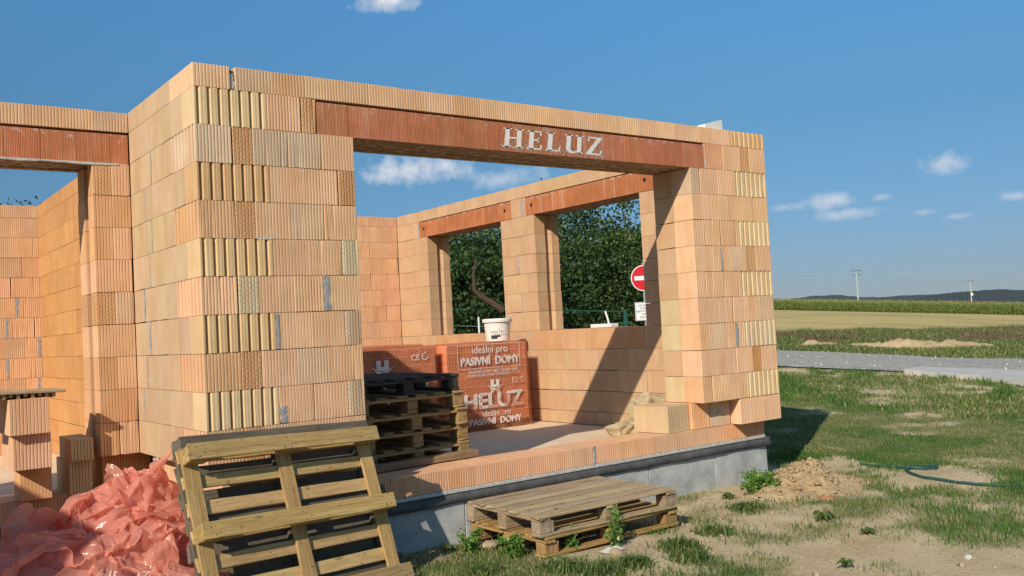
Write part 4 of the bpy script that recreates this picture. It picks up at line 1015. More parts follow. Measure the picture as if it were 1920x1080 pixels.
MB().box(-.235, .235, -.001, 0, .203, .209).box(-.235, .235, -.001, 0, -.209, -.203).box(-.235, -.229, -.001, 0, -.203, .203).box(.229, .235, -.001, 0, -.203, .203).build('notice_frame', M_BLACK, nb, (0, -.0115, 0))
for q, s_ in enumerate(('SOUKROMÝ', 'POZEMEK', 'NEPOVOLANÝM', 'VSTUP', 'ZAKÁZÁN')): text('notice_text', s_, .062, (0, -.0125, .14-.07*q), nb, M_BLACK)
# wire fence with green posts
fence = empty('wire_fence', (10.5, 7.1, 0)); tag(fence, 'green steel wire fence with braced corner post behind the windows', 'fence')
c0 = ground_pt(1173, 590, 18.0); dirf = np.array([-.28, .96])
fp = [c0]+[np.array([c0[0]+dirf[0]*q*2.2, c0[1]+dirf[1]*q*2.2, float(zg(c0[0]+dirf[0]*q*2.2, c0[1]+dirf[1]*q*2.2))]) for q in range(1, 6)]
FO = np.array([10.5, 7.1, 0]); ht = float(atd(1173, 580, 18.0)[2]-c0[2])
for q, P_ in enumerate(fp): MB().tube([P_-FO-(0, 0, .2), P_-FO+(0, 0, ht)], .045 if q == 0 else .025, 10).build('post', M_STEELG, fence)
MB().tube([c0-FO+(0, 0, ht*.9), np.array([c0[0]-.1*1, c0[1]+.75, c0[2]])-FO], .028, 8).build('brace', M_STEELG, fence)
for zt in (ht*.97, ht*.72, ht*.45, ht*.2): MB().tube([P_-FO+(0, 0, zt) for P_ in fp], .014 if zt > ht*.9 else .006, 6).build('wire', M_STEELG if zt > ht*.9 else M_GALV, fence)
wp = empty('white_stake', tuple(ground_pt(898, 610, 19.0))); tag(wp, 'thin white stake standing behind the far window opening', 'stake')
MB().tube([(0, 0, -.1), (0, 0, float(atd(898, 597, 19.0)[2])-wp.location.z)], .02, 8).build('stick', M_WPAINT, wp); MB().lathe([(.022, 0), (.024, .01), (.01, .03)], 10).build('cap', M_WPAINT, wp, (0, 0, float(atd(898, 597, 19.0)[2])-wp.location.z))

# ------------------------------------------------------------------ trees
def leaves(P, size, cols, rng, up=.35):
    n = len(P); d = rng.normal(size=(n, 3)); d[:, 2] = d[:, 2]*.8-.2; d /= np.linalg.norm(d, axis=1)[:, None]
    nrm = rng.normal(size=(n, 3)); nrm[:, 2] += up; s = np.cross(d, nrm); s /= np.linalg.norm(s, axis=1)[:, None]+1e-9
    L = (size*rng.uniform(.7, 1.3, n))[:, None]; W = L*.32; up_ = np.cross(s, d)
    V = np.stack([P, P+d*L*.45+s*W+up_*L*.06, P+d*L, P+d*L*.45-s*W+up_*L*.06], 1).reshape(-1, 3); F = np.arange(4*n).reshape(-1, 4)
    return V, F, np.repeat(cols, 4, 0)
def tree(label, base, height, rx, seed, n=14000, size=.085, pal=((.028, .058, .013), (.05, .092, .022), (.10, .145, .04)), low=.1, group=None, limb=None, name='leafy_tree', trunk=.07):
    rng = np.random.default_rng(seed); o = empty(name, tuple(base)); tag(o, label, 'tree', group)
    b = MB(); tips = []
    def grow(p, d, ln, r_, lev):
        pts = [p]; q = p.copy(); dd_ = d.copy()
        for i in range(4): dd_ = dd_+rng.normal(size=3)*.16; dd_[2] += .05; dd_ /= np.linalg.norm(dd_); q = q+dd_*ln/4; pts.append(q.copy())
        b.tube([tuple(v_) for v_ in pts], [r_*(1-.14*i) for i in range(5)], 6 if lev else 9)
        if lev >= 3: tips.append(q); return
        for i in range(3 if lev else 6):
            t = rng.integers(2, 5) if lev else rng.integers(1, 5); dn = dd_+rng.normal(size=3)*.75; dn[2] = abs(dn[2])*.5+.25; dn /= np.linalg.norm(dn)
            grow(pts[t], dn, ln*.62, r_*.5, lev+1)
    grow(np.array([0, 0, -.1]), np.array([0, 0, 1.]), height*.42, trunk, 0)
    if limb is not None: b.tube(limb, [.075, .07, .06, .05, .035, .02], 8)
    b.build('trunk', M_BARK, o)
    nc = 230; u = rng.normal(size=(nc, 3)); u /= np.linalg.norm(u, axis=1)[:, None]; rad = rng.uniform(.35, 1.0, nc)**.5
    cz0 = height*(low+1)/2; hz_ = height*(1-low)/2
    C = u*rad[:, None]*np.array([rx, rx, hz_])*(1+.28*rng.normal(size=(nc, 1))*.6); C[:, 2] = C[:, 2]+cz0; C = C[C[:, 2] > .1]
    if len(tips): tp = np.array(tips); C = np.concatenate([C, tp[rng.integers(0, len(tp), 60)]])
    sz = rng.uniform(.14, .34, len(C))*rx*.55; k_ = rng.integers(0, len(C), n)
    P = C[k_]+np.clip(rng.normal(size=(n, 3)), -1.5, 1.5)*sz[k_][:, None]*np.array([1, 1, .8]); P[:, 2] = np.maximum(P[:, 2], .02)
    pal = np.array(pal); tone = rng.uniform(0, 1, len(C))[k_]*.6+rng.uniform(0, 1, n)*.4
    cols = np.where(tone[:, None] < .5, pal[0]+(pal[1]-pal[0])*tone[:, None]*2, pal[1]+(pal[2]-pal[1])*(tone[:, None]-.5)*2)
    V, F, cc = leaves(P, size, cols, rng); link('crown', np_mesh('crown', V, F, M_LEAF, cc), parent=o); return o
def tree_at(U, D): q = atd(U, 560, D); return np.array([q[0], q[1], float(zg(q[0], q[1]))-.05])
tg = 'trees behind the house'
lb = tree_at(905, 22.0)
limb = [tuple(atd(*q, 19.4)-lb) for q in ((945, 583), (925, 570), (903, 556), (890, 545), (888, 515), (893, 485))]
tree('dense dark tree with a bent bare limb behind the window above the bucket', lb, 3.6, 1.8, 1, 22000, .10, group=tg, limb=limb, low=.05)
tree('bushy tree behind the far window, its twigs showing above the wall', tree_at(790, 25), 3.3, 1.8, 2, 17000, .10, group=tg, low=.05)
tree('bright leafy tree filling the near window beside the no entry sign', tree_at(1100, 25), 4.25, 2.0, 3, 26000, .10, ((.028, .058, .013), (.055, .10, .023), (.11, .155, .042)), group=tg, low=.03)
tree('loose leafy tree behind the no entry sign with sky showing through', tree_at(1190, 25.5), 4.1, 1.4, 4, 13000, .10, ((.03, .06, .014), (.055, .10, .023), (.11, .155, .042)), group=tg, low=.03)
tree('low dark shrub at the foot of the trees between the windows', tree_at(1000, 23.5), 2.9, 1.8, 5, 13000, .10, group=tg, low=.0)
tree('tall tree whose top shows over the back wall of the wing', tree_at(5, 27), 4.6, 1.7, 8, 9000, .12, group=tg, low=.2)

# ------------------------------------------------------------------ corn, hills, poles
rng = np.random.default_rng(5)
def corn():
    ys = np.arange(min(CORN_R[1], CORN_L[1])-14, max(CORN_R[1], CORN_L[1])+22, .20); VV = []; FF = []; CC = []; base = 0
    P = []
    for r_ in range(9): P.append(np.stack([corn_x(ys)+r_*.75+rng.uniform(-.1, .1, len(ys)), ys+rng.uniform(-.08, .08, len(ys))], 1))
    P = np.concatenate(P); n = len(P); z = zg(P[:, 0], P[:, 1], False)+.02; H = rng.uniform(1.45, 1.8, n)
    B = np.stack([P[:, 0], P[:, 1], z], 1)
    parts = []
    w = .03
    st = np.stack([B+(0, -w, 0), B+(0, w, 0), B+np.stack([0*H, 0*H+w*.4, H], 1), B+np.stack([0*H, 0*H-w*.4, H], 1)], 1); parts.append((st, np.tile([.22, .27, .08], (n, 1))))
    for q in range(9):
        an = rng.uniform(0, 2*math.pi, n); h0 = H*rng.uniform(.1, .85, n); ln = rng.uniform(.45, .8, n); dx, dy = np.cos(an), np.sin(an)
        a0 = B+np.stack([0*H, 0*H, h0], 1); mid = a0+np.stack([dx*ln*.5, dy*ln*.5, ln*.45], 1); tip = a0+np.stack([dx*ln, dy*ln, ln*.1], 1); sw_ = np.stack([-dy, dx, 0*dx], 1)*.06
        t = rng.uniform(0, 1, (n, 1)); cc_ = np.array([.17, .27, .06])*(1-t)+np.array([.42, .46, .15])*t
        parts.append((np.stack([a0, mid+sw_, tip, mid-sw_], 1), cc_))
    t0 = B+np.stack([0*H, 0*H, H], 1)
    for q in range(3):
        an = rng.uniform(0, 2*math.pi, n); tp = t0+np.stack([np.cos(an)*.12, np.sin(an)*.12, 0*an+.24], 1); s_ = np.stack([-np.sin(an)*.03, np.cos(an)*.03, 0*an], 1)
        parts.append((np.stack([t0-s_, t0+s_, tp+s_*.3, tp-s_*.3], 1), np.tile([.34, .28, .12], (n, 1))))
    V = np.concatenate([a_.reshape(-1, 3) for a_, _ in parts]); C = np.concatenate([np.repeat(c_, 4, 0) for _, c_ in parts])
    o = link('corn_plants', np_mesh('corn', V, np.arange(len(V)).reshape(-1, 4), M_CORN, C)); tag(o, 'tall green corn standing along the edge of the stubble field', 'corn', kind='stuff')
corn()
k = Mt('corn_canopy'); tc = k.n('ShaderNodeTexCoord').outputs['Object']; n1 = k.noise(tc, 1.1, 5, .7); n2 = k.noise(tc, .06, 3)
c = k.mix(k.ramp(n1, .35, .7), (.20, .25, .065), (.46, .43, .17)); c = k.mix(k.ramp(n2, .4, .7, 0, .4), c, (.20, .19, .06))
M_CANOPY = k.done(k.bsdf(Base_Color=c, Roughness=.9, Normal=k.bump(n1, 1., .4)))
sheet('corn_canopy', M_CANOPY, lambda S, T: (corn_x(S)+5.5+T*T*420, S), -60, 260, 260, 0, 1, 70, 0, kind='stuff', zfn=lambda X, Y, S, T: 1.45+.32*NP.random(X.shape)-2.0*(T == 0))
tag(bpy.data.objects['corn_canopy'], 'ripening corn tops stretching back over the field', 'corn')
# wooded hills
def ridge(name, px, D, depth, seed, col):
    U = np.array([q[0] for q in px]); Vp = np.array([q[1] for q in px]); us = np.linspace(U[0], U[-1], 420); vv = np.interp(us, U, Vp)
    verts = []; rows_ = 7
    for r_ in range(rows_):
        t = r_/(rows_-1)
        for u_, v_ in zip(us, vv):
            q = atd(u_, v_, D); g = atd(u_, 600, D); z_top = CAM[2]+(q[2]-CAM[2])*(1+depth*t/D)+(fbm(u_*.35, r_*3.1, seed, 3)-.5)*D*.0024
            w = math.sin(t*math.pi/2); back = np.array([AF[0], AF[1]])*depth*t
            verts.append((q[0]+back[0], q[1]+back[1], -25+(z_top+25)*(w**.7)))
    nu = len(us); i_ = (np.arange(rows_-1)[:, None]*nu+np.arange(nu-1)[None]).ravel()
    o = link(name, np_mesh(name, np.array(verts), np.stack([i_, i_+1, i_+1+nu, i_+nu], 1), col, None, False)); tag(o, kind='structure')
def forest_mat(name, a_, b_):
    k = Mt(name); tc = k.n('ShaderNodeTexCoord').outputs['Object']; n1 = k.noise(tc, .09, 5, .7); n2 = k.noise(tc, .012, 3)
    c = k.mix(k.ramp(n1, .35, .7), a_, b_); return k.done(k.bsdf(Base_Color=c, Roughness=1., Specular_IOR_Level=0., Normal=k.bump(n1, 1., 8.)))
M_FOR = forest_mat('far_forest', (.018, .032, .026), (.045, .062, .042))
ridge('hills', [(1200, 566), (1380, 566), (1520, 563), (1545, 557), (1600, 551), (1640, 549), (1690, 553), (1740, 553), (1790, 549), (1850, 547), (1920, 550), (2100, 556), (2400, 562)], 2300, 300, 3, M_FOR)
ridge('hills', [(1790, 562), (1830, 554), (1870, 546), (1920, 541), (2000, 536), (2150, 540), (2500, 556)], 1700, 250, 8, M_FOR)
def pole(label, U, vtop, vb, D, arms):
    q = atd(U, vtop, D); gz = float(zg(q[0], q[1], False)); h = q[2]-gz
    o = empty('utility_pole', (q[0], q[1], gz), (0, 0, -.9)); tag(o, label, 'utility pole', 'power line poles')
    MB().tube([(0, 0, -.3), (0, 0, h)], [.19*D/230, .12*D/230], 10).build('mast', M_POLE, o)
    for dz in arms:
        a_ = MB().box(-.95, .95, -.05, .05, h+dz-.05, h+dz+.05).build('crossarm', M_DARKMET, o)
        for x in (-.9, 0, .9): MB().lathe([(.05, 0), (.11, .06), (.05, .12), (.10, .18), (.04, .30)], 8).build('insulator', M_DARKMET, a_, (x, 0, h+dz+.05))
    MB().tube([(0, 0, h-.9), (.5, 0, h-.05)], .04, 6).build('brace', M_DARKMET, o)
    return np.array([q[0], q[1], q[2]+.35])
A = pole('pale concrete power pole with two crossarms standing in the corn', 1605.5, 508, 562, 230, (0, -1.1))
B = pole('slimmer power pole with a white box standing further along the corn', 1819, 527, 560, 300, (0,))
MB().box(-.3, .3, -.3, .3, -.4, .4, .03).build('meter_box', M_WPAINT, [o for o in bpy.data.objects if o.name == 'utility_pole.001'][0], (.2, -.3, float(atd(1820, 552, 300)[2])-[o for o in bpy.data.objects if o.name == 'utility_pole.001'][0].location.z))
def wire(label, P, Q, sag):
    pts = [P+(Q-P)*t-np.array([0, 0, sag*4*t*(1-t)]) for t in np.linspace(0, 1, 24)]; c_ = sum(pts)/len(pts)
    o = MB().tube([tuple(p_-c_) for p_ in pts], .014, 4).build('power_wire', M_DARKMET, None, tuple(c_)); tag(o, label, 'wire')
wire('thin power wire strung between the two poles', A, B, 1.5); C0 = atd(1350, 520, 210); wire('thin power wire running from the taller pole behind the house', A, C0, 1.0)

# ------------------------------------------------------------------ road edge: kerb slab, soil bank, verge
sl = [onground(*q) for q in ((1695, 701), (1725, 696), (1960, 704), (1960, 727), (1840, 714))]
vs = [(q[0], q[1], q[2]+.10) for q in sl]+[(q[0], q[1], q[2]-.2) for q in sl]; n = len(sl)
o = link('concrete_apron', mesh_of(vs, [tuple(range(n))[::-1], tuple(range(n, 2*n))]+[(i, (i+1) % n, (i+1) % n+n, i+n) for i in range(n)]), simple('pale_concrete', (.47, .45, .41), .9, .12, 4, .3, 60, .2)); tag(o, kind='structure')
def bank(name, U0, U1, vline, hgt, wid, mat, seed):
    us = np.linspace(U0, U1, 120); verts = []; nr = 9
    for i, u_ in enumerate(us):
        g = onground(u_, np.interp(u_, [q[0] for q in vline], [q[1] for q in vline])); e = math.sin(math.pi*i/119)**.5
        for r_ in range(nr):
            t = r_/(nr-1)-.5; x = g[0]+t*wid*e; y = g[1]+t*wid*.35*e
            z = float(zg(x, y, False))-.05+hgt*e*max(0, math.cos(t*math.pi))**.7*(.35+1.1*float(fbm(u_*.05, t*3, seed, 4)))+.06*(float(fbm(x*4, y*4, seed+2))-.5)
            verts.append((x, y, z))
    i_ = (np.arange(119)[:, None]*nr+np.arange(nr-1)[None]).ravel()
    o = link(name, np_mesh(name, np.array(verts), np.stack([i_, i_+nr, i_+nr+1, i_+1], 1), mat, None, True)); tag(o, kind='structure'); return o
k = Mt('loose_soil'); tc = k.n('ShaderNodeTexCoord').outputs['Object']; s1 = k.noise(tc, 3, 5); s2 = k.noise(tc, 30, 6, .7)
c = k.mix(k.ramp(s1, .3, .7), (.50, .35, .185), (.66, .49, .29)); c = k.mix(k.ramp(s2, .5, .75, 0, .5), c, (.32, .21, .105))
M_SOIL = k.done(k.bsdf(Base_Color=c, Roughness=.97, Specular_IOR_Level=.05, Normal=k.bump(s2, 1., .05)))
bank('soil_bank', 1488, 1585, [(1488, 651), (1585, 651)], .26, 1.4, M_SOIL, 3); bank('soil_bank', 1575, 1880, [(1575, 654), (1700, 654), (1880, 652)], .36, 1.9, M_SOIL, 6)
# dirt mound by the corner of the foundation
mc = onground(1528, 915)
def mound(S, T):
    X = (S-.5)*1.6; Y = (T-.5)*1.0; r2 = np.hypot((X+.12)/.58, Y/.36); h = .24*np.exp(-r2**2*1.6)*(.75+.7*fbm(X*5, Y*5, 12, 4))+.11*(fbm(X*13, Y*13, 13, 4)-.5)*np.exp(-r2**2*.8)
    return X, Y, zg(X+mc[0], Y+mc[1])-mc[2]+h-.012-.05*sstep(1.0, 1.6, r2)
o = crumple('dirt_mound', M_SOIL, 90, 70, mound); o.location = (mc[0], mc[1], mc[2]); tag(o, kind='structure')
cn = 420; rq = np.random.default_rng(3); cp = rq.normal(size=(cn, 2))*np.array([.36, .22]); cs = rq.uniform(.008, .034, cn)*rq.uniform(.5, 1.2, cn)
o_me = bpy.data.objects['dirt_mound'].data; from mathutils.kdtree import KDTree
kd = KDTree(len(o_me.vertices)); [kd.insert((v_.co.x, v_.co.y, 0), v_.index) for v_ in o_me.vertices]; kd.balance()
cz = np.array([o_me.vertices[kd.find((float(a_)-.12, float(b_), 0))[1]].co.z for a_, b_ in cp]); cb_ = np.stack([cp[:, 0]-.12+mc[0], cp[:, 1]+mc[1], cz+mc[2]+cs*.25], 1)
oc8 = np.array([(1, 0, 0), (0, 1, 0), (-1, 0, 0), (0, -1, 0), (0, 0, .8), (0, 0, -.6)]); ff8 = np.array([(0, 1, 4), (1, 2, 4), (2, 3, 4), (3, 0, 4), (1, 0, 5), (2, 1, 5), (3, 2, 5), (0, 3, 5)])
V = (cb_[:, None, :]+oc8[None]*cs[:, None, None]*rq.uniform(.6, 1.4, (cn, 6, 1))).reshape(-1, 3)
o = link('soil_clods', np_mesh('soil_clods', V, (np.arange(cn)[:, None, None]*6+ff8[None]).reshape(-1, 3), M_SOIL)); tag(o, 'dry soil clods lying over the dirt mound', 'clods', kind='stuff')
# hose
hp = [onground(u_, v_) for u_, v_ in ((1612, 873), (1640, 877), (1690, 880), (1735, 883), (1758, 880), (1745, 876), (1705, 882), (1700, 888), (1725, 897), (1770, 905), (1830, 912), (1905, 913), (1990, 913))]
hc = hp[3]; pts = []
for i in range(len(hp)-1):
    for t in np.linspace(0, 1, 5)[:-1]:
        a0 = hp[max(i-1, 0)]; a1 = hp[i]; a2 = hp[i+1]; a3 = hp[min(i+2, len(hp)-1)]
        q = .5*((2*a1)+(-a0+a2)*t+(2*a0-5*a1+4*a2-a3)*t*t+(-a0+3*a1-3*a2+a3)*t**3); q[2] = float(zg(q[0], q[1]))+.022; pts.append(tuple(q-hc))
o = MB().tube(pts, .012, 8).build('garden_hose', M_HOSE, None, tuple(hc), smooth=True); tag(o, 'dark green garden hose lying looped on the grass', 'hose')

# ------------------------------------------------------------------ grass, weeds, stones, litter
def blades(P, L, W, cols, rng, lean=.55, seg=True):
    n = len(P); an = rng.uniform(0, 2*math.pi, n); ln = rng.uniform(.1, 1, n)*lean; dx = np.stack([np.cos(an), np.sin(an), 0*an], 1); s = np.stack([-np.sin(an), np.cos(an), 0*an], 1)*W[:, None]
    m = P+dx*(L*ln*.35)[:, None]+np.stack([0*L, 0*L, L*.62], 1); t = P+dx*(L*ln)[:, None]+np.stack([0*L, 0*L, L*(1-.35*ln)], 1)
    V = np.stack([P-s, P+s, m+s*.75, m-s*.75, t], 1).reshape(-1, 3); b_ = np.arange(n)*5
    F = np.concatenate([np.stack([b_, b_+1, b_+2], 1), np.stack([b_, b_+2, b_+3], 1), np.stack([b_+3, b_+2, b_+4], 1)])
    return V, F, np.repeat(cols, 5, 0)
rng = np.random.default_rng(77)
def in_view(X, Y, pad=.12):
    d = np.stack([X-CAM[0], Y-CAM[1], zg(X, Y, False)-CAM[2]], 1); w = d@AF; u = (d@AR)/w*FPX/960; v = (d@AU)/w*FPX/540
    return (w > 1)&(np.abs(u) < 1+pad)&(np.abs(v) < 1+pad*2)
def scatter(n, x0, x1, y0, y1):
    X = rng.uniform(x0, x1, n); Y = rng.uniform(y0, y1, n); k_ = in_view(X, Y, .35)&~((X < 5.78)&(Y > .10))&(X < np.interp(Y, [q[1] for q in road_near], [q[0] for q in road_near])-.15); return X[k_], Y[k_]
GREEN = np.array([[.075, .125, .028], [.14, .195, .052], [.22, .22, .085], [.40, .35, .18]])
def gcols(n, dry): 
    t = rng.uniform(0, 1, n); c_ = GREEN[0]+(GREEN[1]-GREEN[0])*t[:, None]; d_ = rng.uniform(0, 1, n) < dry; c_[d_] = GREEN[2]+(GREEN[3]-GREEN[2])*rng.uniform(0, 1, (d_.sum(), 1)); return c_
def grass(name, label, n, box, Lr, W, thr, dry):
    X, Y = scatter(n, *box); m = grass_mask(X, Y); k_ = rng.uniform(0, 1, len(X)) < np.clip(m*1.05-thr, 0, 1); X, Y, m = X[k_], Y[k_], m[k_]
    cl = fbm(X*3.3, Y*3.3, 91, 3); L = rng.uniform(Lr[0], Lr[1], len(X))*(.45+1.1*cl); P = np.stack([X, Y, zg(X, Y)-.004], 1)
    gc = gcols(len(X), dry); fr_ = sstep(.50, .62, fbm(X*.9+11, Y*.9+3, 57, 3))[:, None]*(rng.uniform(0, 1, (len(X), 1)) < .75); gc = gc*(1-fr_)+np.array([.085, .165, .035])*rng.uniform(.7, 1.2, (len(X), 1))*fr_
    V, F, c_ = blades(P, L*(1+.5*fr_[:, 0]), np.full(len(X), W)*rng.uniform(.7, 1.3, len(X)), gc, rng)
    o = link(name, np_mesh(name, V, F, M_GRASS, c_)); tag(o, label, 'grass', kind='stuff')
grass('near_grass', 'patchy short grass and weeds growing out of the bare soil', 240000, (-1, 7.5, -4.6, 3), (.016, .05), .003, .0, .4)
grass('lawn_grass', 'thin lawn stretching from the house to the gravel road', 380000, (5.5, 16, -3.5, 10), (.013, .036), .0034, .0, .36)
grass('lawn_grass', 'thin lawn stretching from the house to the gravel road', 70000, (11, 19, 0, 16), (.03, .085), .009, .05, .34)
# verge weeds beyond the road
X = []; 
us = rng.uniform(1250, 2250, 150000); tt = rng.uniform(-.02, 1, len(us)); X, Y = between(E_ROADF, E_STUB)(us, np.sign(tt)*np.abs(tt)**1.15)
P = np.stack([X, Y, zg(X, Y, False)], 1); nn = fbm(X*.5, Y*.5, 44, 4); L = rng.uniform(.05, .20, len(X))*(.4+1.6*nn)*(.5+1.1*np.abs(tt))
cc = gcols(len(X), .3); br = (fbm(X*.35+5, Y*.35, 61, 3) > .55)&(tt > .45); cc[br] = np.array([.20, .14, .085])*rng.uniform(.7, 1.3, (br.sum(), 1))
V, F, c_ = blades(P, L, np.full(len(X), .012), cc, rng, .7); o = link('verge_weeds', np_mesh('verge', V, F, M_GRASS, c_)); tag(o, 'rough green and brown weeds on the verge beyond the gravel road', 'weeds', kind='stuff')
M_WEED = attr_material('weed_leaf', .6, .3, .3)
def weed(label, U, V_, h, r_, n, kind, seed, group='weeds on the bare soil'):
    g = onground(U, V_); rg = np.random.default_rng(seed); pts = []; o = empty('weed_plant', tuple(g)); tag(o, label, 'weed', group)
    if kind == 'rosette':
        an = rg.uniform(0, 2*math.pi, n); ln = rg.uniform(.5, 1, n)*r_; dx = np.stack([np.cos(an), np.sin(an), 0*an], 1); s = np.stack([-np.sin(an), np.cos(an), 0*an], 1)*.013
        b_ = np.stack([0*an, 0*an, 0*an], 1); m_ = dx*(ln*.55)[:, None]+np.stack([0*an, 0*an, h*rg.uniform(.5, 1, n)], 1); t_ = dx*ln[:, None]+np.stack([0*an, 0*an, h*rg.uniform(.1, .6, n)], 1)
        V = np.stack([b_-s*.4, b_+s*.4, m_+s, m_-s, t_], 1).reshape(-1, 3); q = np.arange(n)*5; F = np.concatenate([np.stack([q, q+1, q+2], 1), np.stack([q, q+2, q+3], 1), np.stack([q+3, q+2, q+4], 1)]); c_ = np.repeat(gcols(n, .05), 5, 0)
        link('leaves', np_mesh('leaves', V, F, M_WEED, c_), parent=o)
    elif kind == 'clump':
        P = np.clip(rg.normal(size=(n, 3)), -2, 2)*np.array([r_*.5, r_*.5, 0]); L = rg.uniform(.4, 1, n)*h*(1.2-.35*np.hypot(P[:, 0], P[:, 1])/r_)
        P[:, 2] = zg(P[:, 0]+g[0], P[:, 1]+g[1])-g[2]-.004
        V, F, c_ = blades(P, L, np.full(n, .0045)*rg.uniform(.6, 1.4, n), gcols(n, .10), rg, 1.1); link('leaves', np_mesh('leaves', V, F, M_WEED, c_), parent=o)
    else:
        b = MB(); P = []
        for q in range(max(3, n//60)):
            a_ = rg.uniform(0, 2*math.pi); rr_ = r_*rg.uniform(.2, 1); hh = h*rg.uniform(.6, 1); st_ = np.array([math.cos(a_)*rr_*.25, math.sin(a_)*rr_*.25, 0]); tp = np.array([math.cos(a_)*rr_, math.sin(a_)*rr_, hh])
            b.tube([tuple(st_), tuple((st_+tp)/2+(0, 0, hh*.12)), tuple(tp)], [.003, .0025, .001], 4)
            tq = rg.uniform(.12, 1.05, 60)[:, None]; P.append(st_+(tp-st_)*tq+rg.normal(size=(60, 3))*.018*(1.2-.5*tq))
        b.build('stem', M_WEED, o); P = np.concatenate(P); P[:, 2] = np.maximum(P[:, 2], .004)
        sm = bpy.data.objects[o.children[0].name].data; ca = sm.color_attributes.new('Col', 'FLOAT_COLOR', 'POINT'); ca.data.foreach_set('color', np.tile([.09, .12, .04, 1], len(sm.vertices)).astype(np.float32))
        V, F, c_ = leaves(P, .034, gcols(len(P), .03)*np.array([1.0, 1.35, .9]), rg); link('leaves', np_mesh('leaves', V, F, M_WEED, c_), parent=o)
weed('bushy green weed at the corner of the concrete foundation', 1430, 926, .19, .28, 1500, 'bush', 1)
weed('green weed between the foundation corner and the dirt mound', 1462, 918, .15, .17, 480, 'bush', 2)
weed('leafy green weed in front of the stacked pallets, left of the pallet block', 968, 1045, .17, .16, 480, 'bush', 3)
weed('thin grey-green weed standing against the lower pallet', 1068, 1036, .17, .07, 200, 'bush', 4)
weed('tall slender weed growing up the middle of the stacked pallets', 1152, 1028, .30, .07, 260, 'bush', 5)
weed('bluish weed behind a stone beside the foundation', 888, 1034, .13, .13, 300, 'bush', 6)
weed('flat rosette of broad leaves alone on the bare soil', 1545, 975, .07, .13, 44, 'rosette', 7)
weed('small rosette of leaves right of the bare patch', 1368, 936, .06, .10, 36, 'rosette', 8)
weed('spiky leaf rosette low on the pale soil', 1625, 1002, .05, .09, 30, 'rosette', 9)
weed('dark leaf tuft at the edge of the trodden soil', 1585, 1062, .05, .08, 24, 'rosette', 10)
CL = ['broad grassy clump between the stacked pallets and the dirt mound', 'grassy clump just in front of the broad clump right of the pallets', 'wide grassy clump on the soil in front of the torn paper', 'grassy clump in front of the thin weed by the lower pallet', 'grassy clump between the leaning pallets and the flat tan stone', 'small grassy clump beside the tan lump of soil', 'grassy clump on the soil between the pallets and the foundation weed', 'grassy clump directly in front of the bushy foundation weed']
for q, (u_, v_, r_, h_) in enumerate([(1275, 1030, .17, .10), (1300, 1050, .16, .09), (1130, 1075, .22, .10), (1060, 1070, .16, .10), (905, 1078, .16, .08), (1190, 1062, .12, .08), (1340, 1000, .15, .08), (1400, 955, .15, .08)]):
    weed(CL[q], u_, v_, h_*1.05, r_, 420, 'clump', 30+q, 'grassy clumps on the soil')
def stone(label, U, V_, s, seed, col, cat='stone', name='stone', flat=.6, group='stones on the soil'):
    g = onground(U, V_); rr = random.Random(seed); bm = bmesh.new(); bmesh.ops.create_icosphere(bm, subdivisions=2, radius=1)
    for v in bm.verts: f_ = 1+.55*(float(fbm(v.co.x*1.3+seed, v.co.y*1.3+v.co.z, seed, 3))-.5); v.co = Vector((v.co.x*s*f_, v.co.y*s*.75*f_, v.co.z*s*flat*f_))
    m = bpy.data.meshes.new('stone'); bm.to_mesh(m); bm.free(); o = link(name, m, M_STONE, None, (g[0], g[1], g[2]+s*flat*.45), (0, 0, rr.uniform(0, 3)), col); tag(o, label, cat, group)
stone('flat tan stone beside the lower pallet and the foundation', 917, 1026, .085, 2, (.45, .35, .23), flat=.45)
stone('tan lump of soil among torn white paper by the pallets', 1155, 1040, .055, 5, (.42, .32, .2))
stone('dark small stone in the shade of the leaning pallets', 828, 1052, .04, 6, (.2, .17, .14)); stone('pale lump of concrete lying on the trodden soil', 1815, 1048, .035, 8, (.6, .57, .5))
stone('reddish heap of crushed brick on the grass near the dirt mound', 1545, 936, .10, 11, (.52, .24, .13), 'brick rubble', 'brick_rubble', .22)
# small stones and brick chips
P = []; X, Y = scatter(9000, -.6, 8, -4.5, 1.5); k_ = rng.uniform(0, 1, len(X)) > grass_mask(X, Y)*.8+.25; X, Y = X[k_][:2200], Y[k_][:2200]; n = len(X); s = rng.uniform(.004, .013, n)*(1+1.5*(rng.uniform(0, 1, n) > .97)); base = np.stack([X, Y, zg(X, Y)+s*.2], 1)
oc = np.array([(1, 0, 0), (0, 1, 0), (-1, 0, 0), (0, -1, 0), (0, 0, .8), (0, 0, -.6)]); V = (base[:, None, :]+oc[None]*s[:, None, None]*rng.uniform(.6, 1.3, (n, 6, 1))).reshape(-1, 3)
f8 = np.array([(0, 1, 4), (1, 2, 4), (2, 3, 4), (3, 0, 4), (1, 0, 5), (2, 1, 5), (3, 2, 5), (0, 3, 5)]); F = (np.arange(n)[:, None, None]*6+f8[None]).reshape(-1, 3)
cc = np.where(rng.uniform(0, 1, (n, 1)) < .12, np.array([[.5, .25, .14]]), np.array([[.40, .32, .21]])*rng.uniform(.5, 1.2, (n, 1)))
o = link('pebbles', np_mesh('pebbles', V, F, attr_material('pebble', .95, 0, .1), np.repeat(cc, 6, 0))); tag(o, 'small stones and brick chips scattered over the soil', 'pebbles', kind='stuff')
ys = rng.uniform(-4, 30, 900); e0 = np.interp(ys, [q[1] for q in road_near], [q[0] for q in road_near]); e1 = np.interp(ys, [q[1] for q in road_far], [q[0] for q in road_far]); X = e0+(e1-e0)*rng.beta(.7, .7, len(ys)); n = len(X); s = rng.uniform(.012, .04, n); base = np.stack([X, ys, zg(X, ys, False)+.04], 1)
